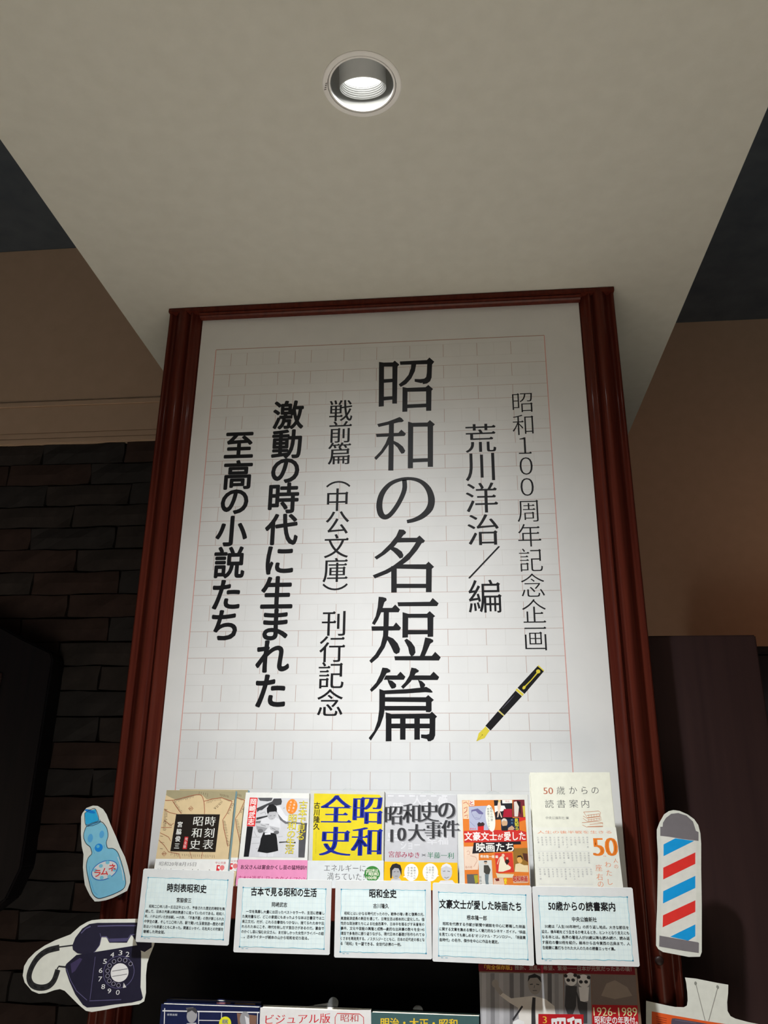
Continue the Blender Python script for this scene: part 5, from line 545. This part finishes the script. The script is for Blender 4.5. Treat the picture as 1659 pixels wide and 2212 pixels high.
# clear stands whose rounded tabs show above the covers
for x, z, th, lb in ((-.155, .1585, .011, 'clear acrylic book stand behind the boy paperback'), (-.045, .1635, .016, 'clear acrylic book stand behind the yellow paperback'), (.075, .160, .012, 'clear acrylic book stand behind the grey paperback'), (.172, .1605, .014, 'clear acrylic book stand behind the orange collage paperback')):
    bs = empty('book_stand', (x, -.085+(th+.0008)*1.0098, 1.4052), (TILT, 0, 0), lb, 'stand', 'clear stands behind the ledge books')
    p_ = [(-.03, 0), (.03, 0), (.03, z-.012)]+[(.014*math.cos(a), z-.010+.010*math.sin(a)) for a in [math.pi*i/10 for i in range(11)]]+[(-.03, z-.012)]
    MB().prism(p_, .0, .0015, CLEAR).obj('back_plate', bs)
    MB().box(-.03, .03, .0015, .02, 0.003, .0045, CLEAR).obj('foot', bs)

# ================================================================ CAPTION CARDS
TXT = {
'c1': ('時刻表昭和史', '宮脇俊三', ['　昭和二〇年八月一五日正午という、予告された歴史的時刻を無', '視して、日本の汽車は時刻表通りに走っていたのである。昭和八', '年、ハチ公がいた渋谷駅。一六年、「不急不要」の旅が禁じられた', '中学生の夏、そして二〇年八月、駅で聞いた玉音放送―歴史の節', '目はいつも鉄道とともにあった。関連エッセイ、北杜夫との対談を', '増補した完全版。']),
'c2': ('古本で見る昭和の生活', '岡崎武志', ['　一世を風靡し大量に出回ったベストセラーや、生活に密着し', 'た実用書など、どこの家庭にもあったような本は古書店では二', '束三文だ。だが、これら古書価もつかない、捨てられた本や忘', 'れられた本にこそ、時代を映しだす面白さがあるのだ。宴会で', 'のかくし芸に悩むお父さん、まだ珍しかった女性ドライバーの話', '…。古本ライターが雑本の山から昭和を切り取る。']),
'c3': ('昭和全史', '古川隆久', ['　昭和とはいかなる時代だったのか。戦争の暗い影と復興の光、', '高度経済成長の熱狂を通じて、日常生活は根本的に変化した。個', '性的な政治家たちによる社会改革や、日本中を揺るがす未曾有の', '事件、文化や芸能の興隆と成熟―劇的な出来事の数々を全145', '項目で多角的に振り返りながら、現代日本の基礎が形作られてゆ', 'くさまを再発見する。ノスタルジーとともに、日本の近代史の核とな', 'る「昭和」を一望できる、全世代必携の一冊。']),
'c4': ('文豪文士が愛した映画たち', '根本隆一郎', ['　昭和を代表する作家が新聞や雑誌を中心に寄稿した映画', 'に関する文章を集める懐かしく魅力的なシネマ・ガイド。“映画', 'を見ていなくても楽しめる”オリジナル・アンソロジー、「映画黄', '金時代」の名作、傑作を中心に作品を選定。']),
'c5': ('50歳からの読書案内', '中央公論新社', ['　50歳は「人生100年時代」の折り返し地点。大きな節目を', '迎え、後半戦をどう生きるか考えるとき、ヒントとなり支えにも', 'なる本とは。各界の著名人が50歳以降も読み続け、読み返', 'す座右の書50冊を紹介。絵本から古今東西の古典まで、人', '生経験に裏打ちされた大人のための読書エッセイ集。'])}
CL = {'c1': 'white caption card with blue border below the railway-map paperback, leftmost of five', 'c2': 'white caption card below the boy paperback with pink band, second from left',
      'c3': 'white caption card below the yellow paperback, with seven lines of text', 'c4': 'white caption card below the grey and orange paperbacks, with the widest title', 'c5': 'white caption card below the tall cream book, rightmost of five'}
def ln(s): return sum(.5 if ord(c) < 128 else 1 for c in s)
random.seed(5)
for key, cd in D['cards'].items():
    o_ = cd['o']; w, h = cd['w']*.001, cd['h']*.001
    ce = empty('caption_card', (o_[0], o_[1]+CDY, o_[2]), (0, -math.radians(cd['roll']), 0), CL[key], 'card', 'caption cards hung on the ledge')
    r_ = .0015
    MB().prism([(-w/2+r_, 0), (w/2-r_, 0), (w/2, r_), (w/2, h-r_), (w/2-r_, h), (-w/2+r_, h), (-w/2, h-r_), (-w/2, r_)], 0, .0016, CARD).obj('sheet', ce)
    L, R_, B_, T_ = -w/2*1000+8.3, w/2*1000-8, 7, h*1000-11.5
    E_ = [('P', (198, 216, 222), 0, [(L, B_), (R_, B_), (R_, T_), (L, T_)])]
    x = L+6.2
    while x < R_-2: E_.append(('R', (178, 198, 206), 1, [.25], [(x, B_), (x, T_)])); x += 6.2
    z = B_+6.2
    while z < T_-2: E_.append(('R', (182, 200, 208), 1, [.22], [(L, z), (R_, z)])); z += 6.2
    art('grid_print', ce, None, 0, 'pale blue grid', ents=E_)
    bl = (100, 165, 185); E_ = []
    for (a, b) in (((L, T_), (R_, T_)), ((L, B_), (R_, B_)), ((L, B_), (L, T_)), ((R_, B_), (R_, T_))):
        n_ = 26 if a[1] == b[1] else 18; p_ = []
        for i in range(n_+1):
            t = i/n_; j = random.uniform(-.45, .45)
            p_.append((a[0]+(b[0]-a[0])*t+(j if a[0] == b[0] else 0), a[1]+(b[1]-a[1])*t+(j if a[1] == b[1] else 0)))
        E_.append(('R', bl, 2, [.6, .4, .7, .35, .65, .5, .7], p_))
    for cx, cz in ((L, T_), (R_, T_), (L, B_), (R_, B_)): E_.append(('E', (50, 120, 150), 3, (cx, cz), 1.0, 1.0, 0))
    E_.append(('R', bl, 2, [.5], [(L+3, B_-2), (L+6, B_-2)])); E_.append(('R', bl, 2, [.5], [(L+8.5, B_-2), (L+12, B_-2)]))
    art('wavy_border', ce, None, 0, 'wavy blue border', ents=E_)
    ti, au, body = TXT[key]; t = cd['title']; a = cd['author']
    art('title_lettering', ce, None, 0, ents=[('T', (20, 20, 24), 4, ti, (t[0], t[2]), (t[1], t[2]), 10.4, 'D')])
    art('author_lettering', ce, None, 0, ents=[('T', (25, 25, 28), 4, au, (a[0], a[2]), (a[1], a[2]), 5.6, 'b')])
    E_ = []; full = ln(body[1]); x0, x1 = cd['x0'], cd['x1']
    for i, s_ in enumerate(body):
        z = cd['z2']-cd['pitch']*(i-1); st = s_.lstrip('　'); xa = x0+(x1-x0)/full*(len(s_)-len(st))*1.2
        xb = x1 if i < len(body)-1 else x0+(x1-x0)*min(1, ln(s_)/full)
        E_.append(('T', (38, 40, 44), 4, st, (xa, z), (xb, z), 3.9, 'b'))
    art('body_lettering', ce, None, 0, ents=E_)

# ================================================================ CUT-OUT STICKERS
def sticker(name, plane, label, key, cardpart, parts, subs=(), thick=.0005):
    r_ = empty(name, plane, (0, 0, 0), label, 'cutout')
    q = [(p[0]*.001, p[1]*.001) for p in D[key][0][3]]
    if area(q) < 0: q.reverse()
    MB().prism(q, 0, thick, pm('paper')).obj(cardpart, r_)
    made = {}
    for nm, k, lb in parts: made[nm] = art(nm, r_, k, 0, lb)
    for nm, k, par, lb in subs: art(nm, made[par], k, 0, lb)
    return r_
sticker('bottle_cutout', (-.44, -.0262, 1.38), 'paper cutout of a light blue lemonade bottle on the left stile', 'bottle_card', 'backing_card',
        [('bottle_body', 'bottle_body', 'light blue bottle'), ('bottle_cap', 'bottle_cap', 'bright blue cap')], [('marble', 'bottle_marble', 'bottle_body', 'blue marble'), ('oval_label', 'bottle_label', 'bottle_body', 'white oval label with red katakana')])
sticker('telephone_cutout', (-.37, -.1045, 1.27), 'paper cutout of a black dial telephone with curly cord at lower left', 'phone_card', 'backing_card',
        [('telephone_body', 'phone_body', 'dark navy telephone body'), ('handset', 'phone_handset', 'dark handset'), ('coiled_cord', 'phone_cord', 'black coiled cord')], [('dial', 'phone_dial', 'telephone_body', 'rotary dial with white centre'), ('dial_numerals', 'phone_numerals', 'telephone_body', 'white numerals')])
bp_ = sticker('barber_pole_cutout', (.455, -.0262, 1.34), 'paper cutout of a red, white and blue barber pole on the right stile', 'pole_card', 'backing_card',
        [('tube', 'pole_tube', 'cream tube'), ('dome_cap', 'pole_dome', 'grey dome cap'), ('base_cap', 'pole_base', 'grey base cap')])
tube = [c for c in bp_.children if c.name.startswith('tube')][0]
for i in range(5): art('stripe', tube, 'pole_stripe%d' % i, 0, 'red stripe' if i in (1, 3) else 'blue stripe')
sticker('television_cutout', (.47, -.0262, 1.16), 'paper cutout of an orange retro television with antenna at lower right', 'tv_card', 'backing_card',
        [('television_body', 'tv_body', 'orange television body'), ('antenna', 'tv_antenna', 'thin grey antenna')], [('screen', 'tv_screen', 'television_body', 'grey-purple screen'), ('speaker_grille', 'tv_grille', 'television_body', 'dark slots')])

# ================================================================ BOOKS ON THE LOWER SHELF
def shelf_book(name, label, cat, x0, x1, y, z0, z1, cov, spine=None, thick=.012):
    r_ = empty(name, ((x0+x1)/2, y, z0), (0, 0, 0), label, cat, 'books standing on the lower shelf')
    w = (x1-x0)/2*1000; h = (z1-z0)*1000
    book_body(r_, [(-w, h), (w, h), (w, 0), (-w, 0)], thick, cov, spine)
    return r_
def shift(ents, o, n):                              # from the tracing plane's origin to the book's own base
    dx, dz = (o[0]-n[0])*1000, (o[2]-n[2])*1000; f = lambda p: (p[0]+dx, p[1]+dz); r = []
    for e in ents:
        e = list(e)
        if e[0] == 'P': e[3] = [f(p) for p in e[3]]
        elif e[0] in 'RV': e[4] = [f(p) for p in e[4]]
        elif e[0] == 'E': e[3] = f(e[3])
        elif e[0] == 'T': e[4] = f(e[4]); e[5] = f(e[5])
        r.append(tuple(e))
    return r
def clipz(ents, zmin):
    r = []
    for e in ents:
        if e[0] == 'P': e = (*e[:3], [(p[0], max(p[1], zmin)) for p in e[3]])
        elif e[0] == 'R': e = (*e[:4], [(p[0], max(p[1], zmin)) for p in e[4]])
        r.append(e)
    return r
LO, MO = (0, -.1, 1.14), (.25, -.092, 1.06)
mz = shelf_book('magazine', 'large magazine with red bands and speaking man in a shirt, at right under the cards', 'magazine', .1443, .3520, -.092, 1.0505, 1.3440, (120, 95, 80), (90, 70, 60), .008)
for nm, k, lb in (('cover_photo', 'mag_photo', 'grey photographs of a speaker and two pandas'), ('red_band', 'mag_red_band', 'dark red bands')):
    art(nm, mz, None, 0, lb, ents=clipz(shift(D[k], MO, tuple(mz.location)), 2))
MT = shift(D['mag_title'], MO, tuple(mz.location))
for nm, ee in (('strip_lettering', MT[:2]), ('date_lettering', MT[2:4]), ('volume_number', MT[4:5]), ('title_lettering', MT[5:])): art(nm, mz, None, 0, None, ents=ee)
nb = shelf_book('book', 'navy book with white ruled lines and a grey portrait on the lower shelf', 'book', -.2880, -.1515, -.100, 1.0505, 1.2850, (22, 30, 66), None, .011)
art('cover_print', nb, None, 0, ents=clipz(shift(D['navy_cover'], LO, tuple(nb.location)), 2)); NP = clipz(shift(D['navy_portrait'], LO, tuple(nb.location)), 2)
art('portrait_picture', nb, None, 0, 'grey portrait', ents=NP[:4]); art('portrait_picture', nb, None, 0, 'brown portrait', ents=NP[4:7]); art('round_seal', nb, None, 0, 'yellow seal', ents=NP[7:])
nb2 = shelf_book('book', 'second navy book standing just behind the front navy one', 'book', -.2860, -.1530, -.085, 1.0505, 1.2880, (22, 30, 66), None, .011)
art('cover_print', nb2, None, 0, ents=[('P', (150, 100, 105), 1, [(5, 231), (22, 231), (24, 236), (4, 236)]), ('P', (150, 120, 95), 1, [(28, 229), (60, 230), (58, 236), (30, 236)])])
vb = shelf_book('book', 'off-white book with red katakana title on the lower shelf', 'book', -.1503, -.0012, -.100, 1.0505, 1.2850, (212, 210, 208), (190, 188, 184), .016)
art('cover_print', vb, None, 0, ents=clipz(shift(D['visual_cover'], LO, tuple(vb.location)), 2)); VT = shift(D['visual_title'], LO, tuple(vb.location)); art('title_lettering', vb, None, 0, 'red title lettering', ents=VT[:1]); art('seal_lettering', vb, None, 0, ents=VT[1:])
tb = shelf_book('book', 'teal book with golden title lettering on the lower shelf', 'book', .0000, .1430, -.100, 1.0505, 1.2840, (60, 88, 88), None, .014)
art('title_lettering', tb, None, 0, 'golden title lettering', ents=shift(D['teal_title'], LO, tuple(tb.location)))
for x, z, lb in ((-.060, .246, 'clear acrylic stand with round tab behind the off-white book'), (.055, .240, 'clear acrylic stand with round tab behind the teal book')):
    bs = empty('book_stand', (x, -.0815, 1.0505), (0, 0, 0), lb, 'stand', 'clear stands on the lower shelf')
    p_ = [(-.03, 0), (.03, 0), (.03, z-.012), (.012, z-.012)]+[(.006+.007*math.cos(a), z-.007+.007*math.sin(a)) for a in [math.pi*i/10 for i in range(11)]]+[(-.03, z-.012)]
    MB().prism(p_, .0, .002, CLEAR).obj('back_plate', bs)
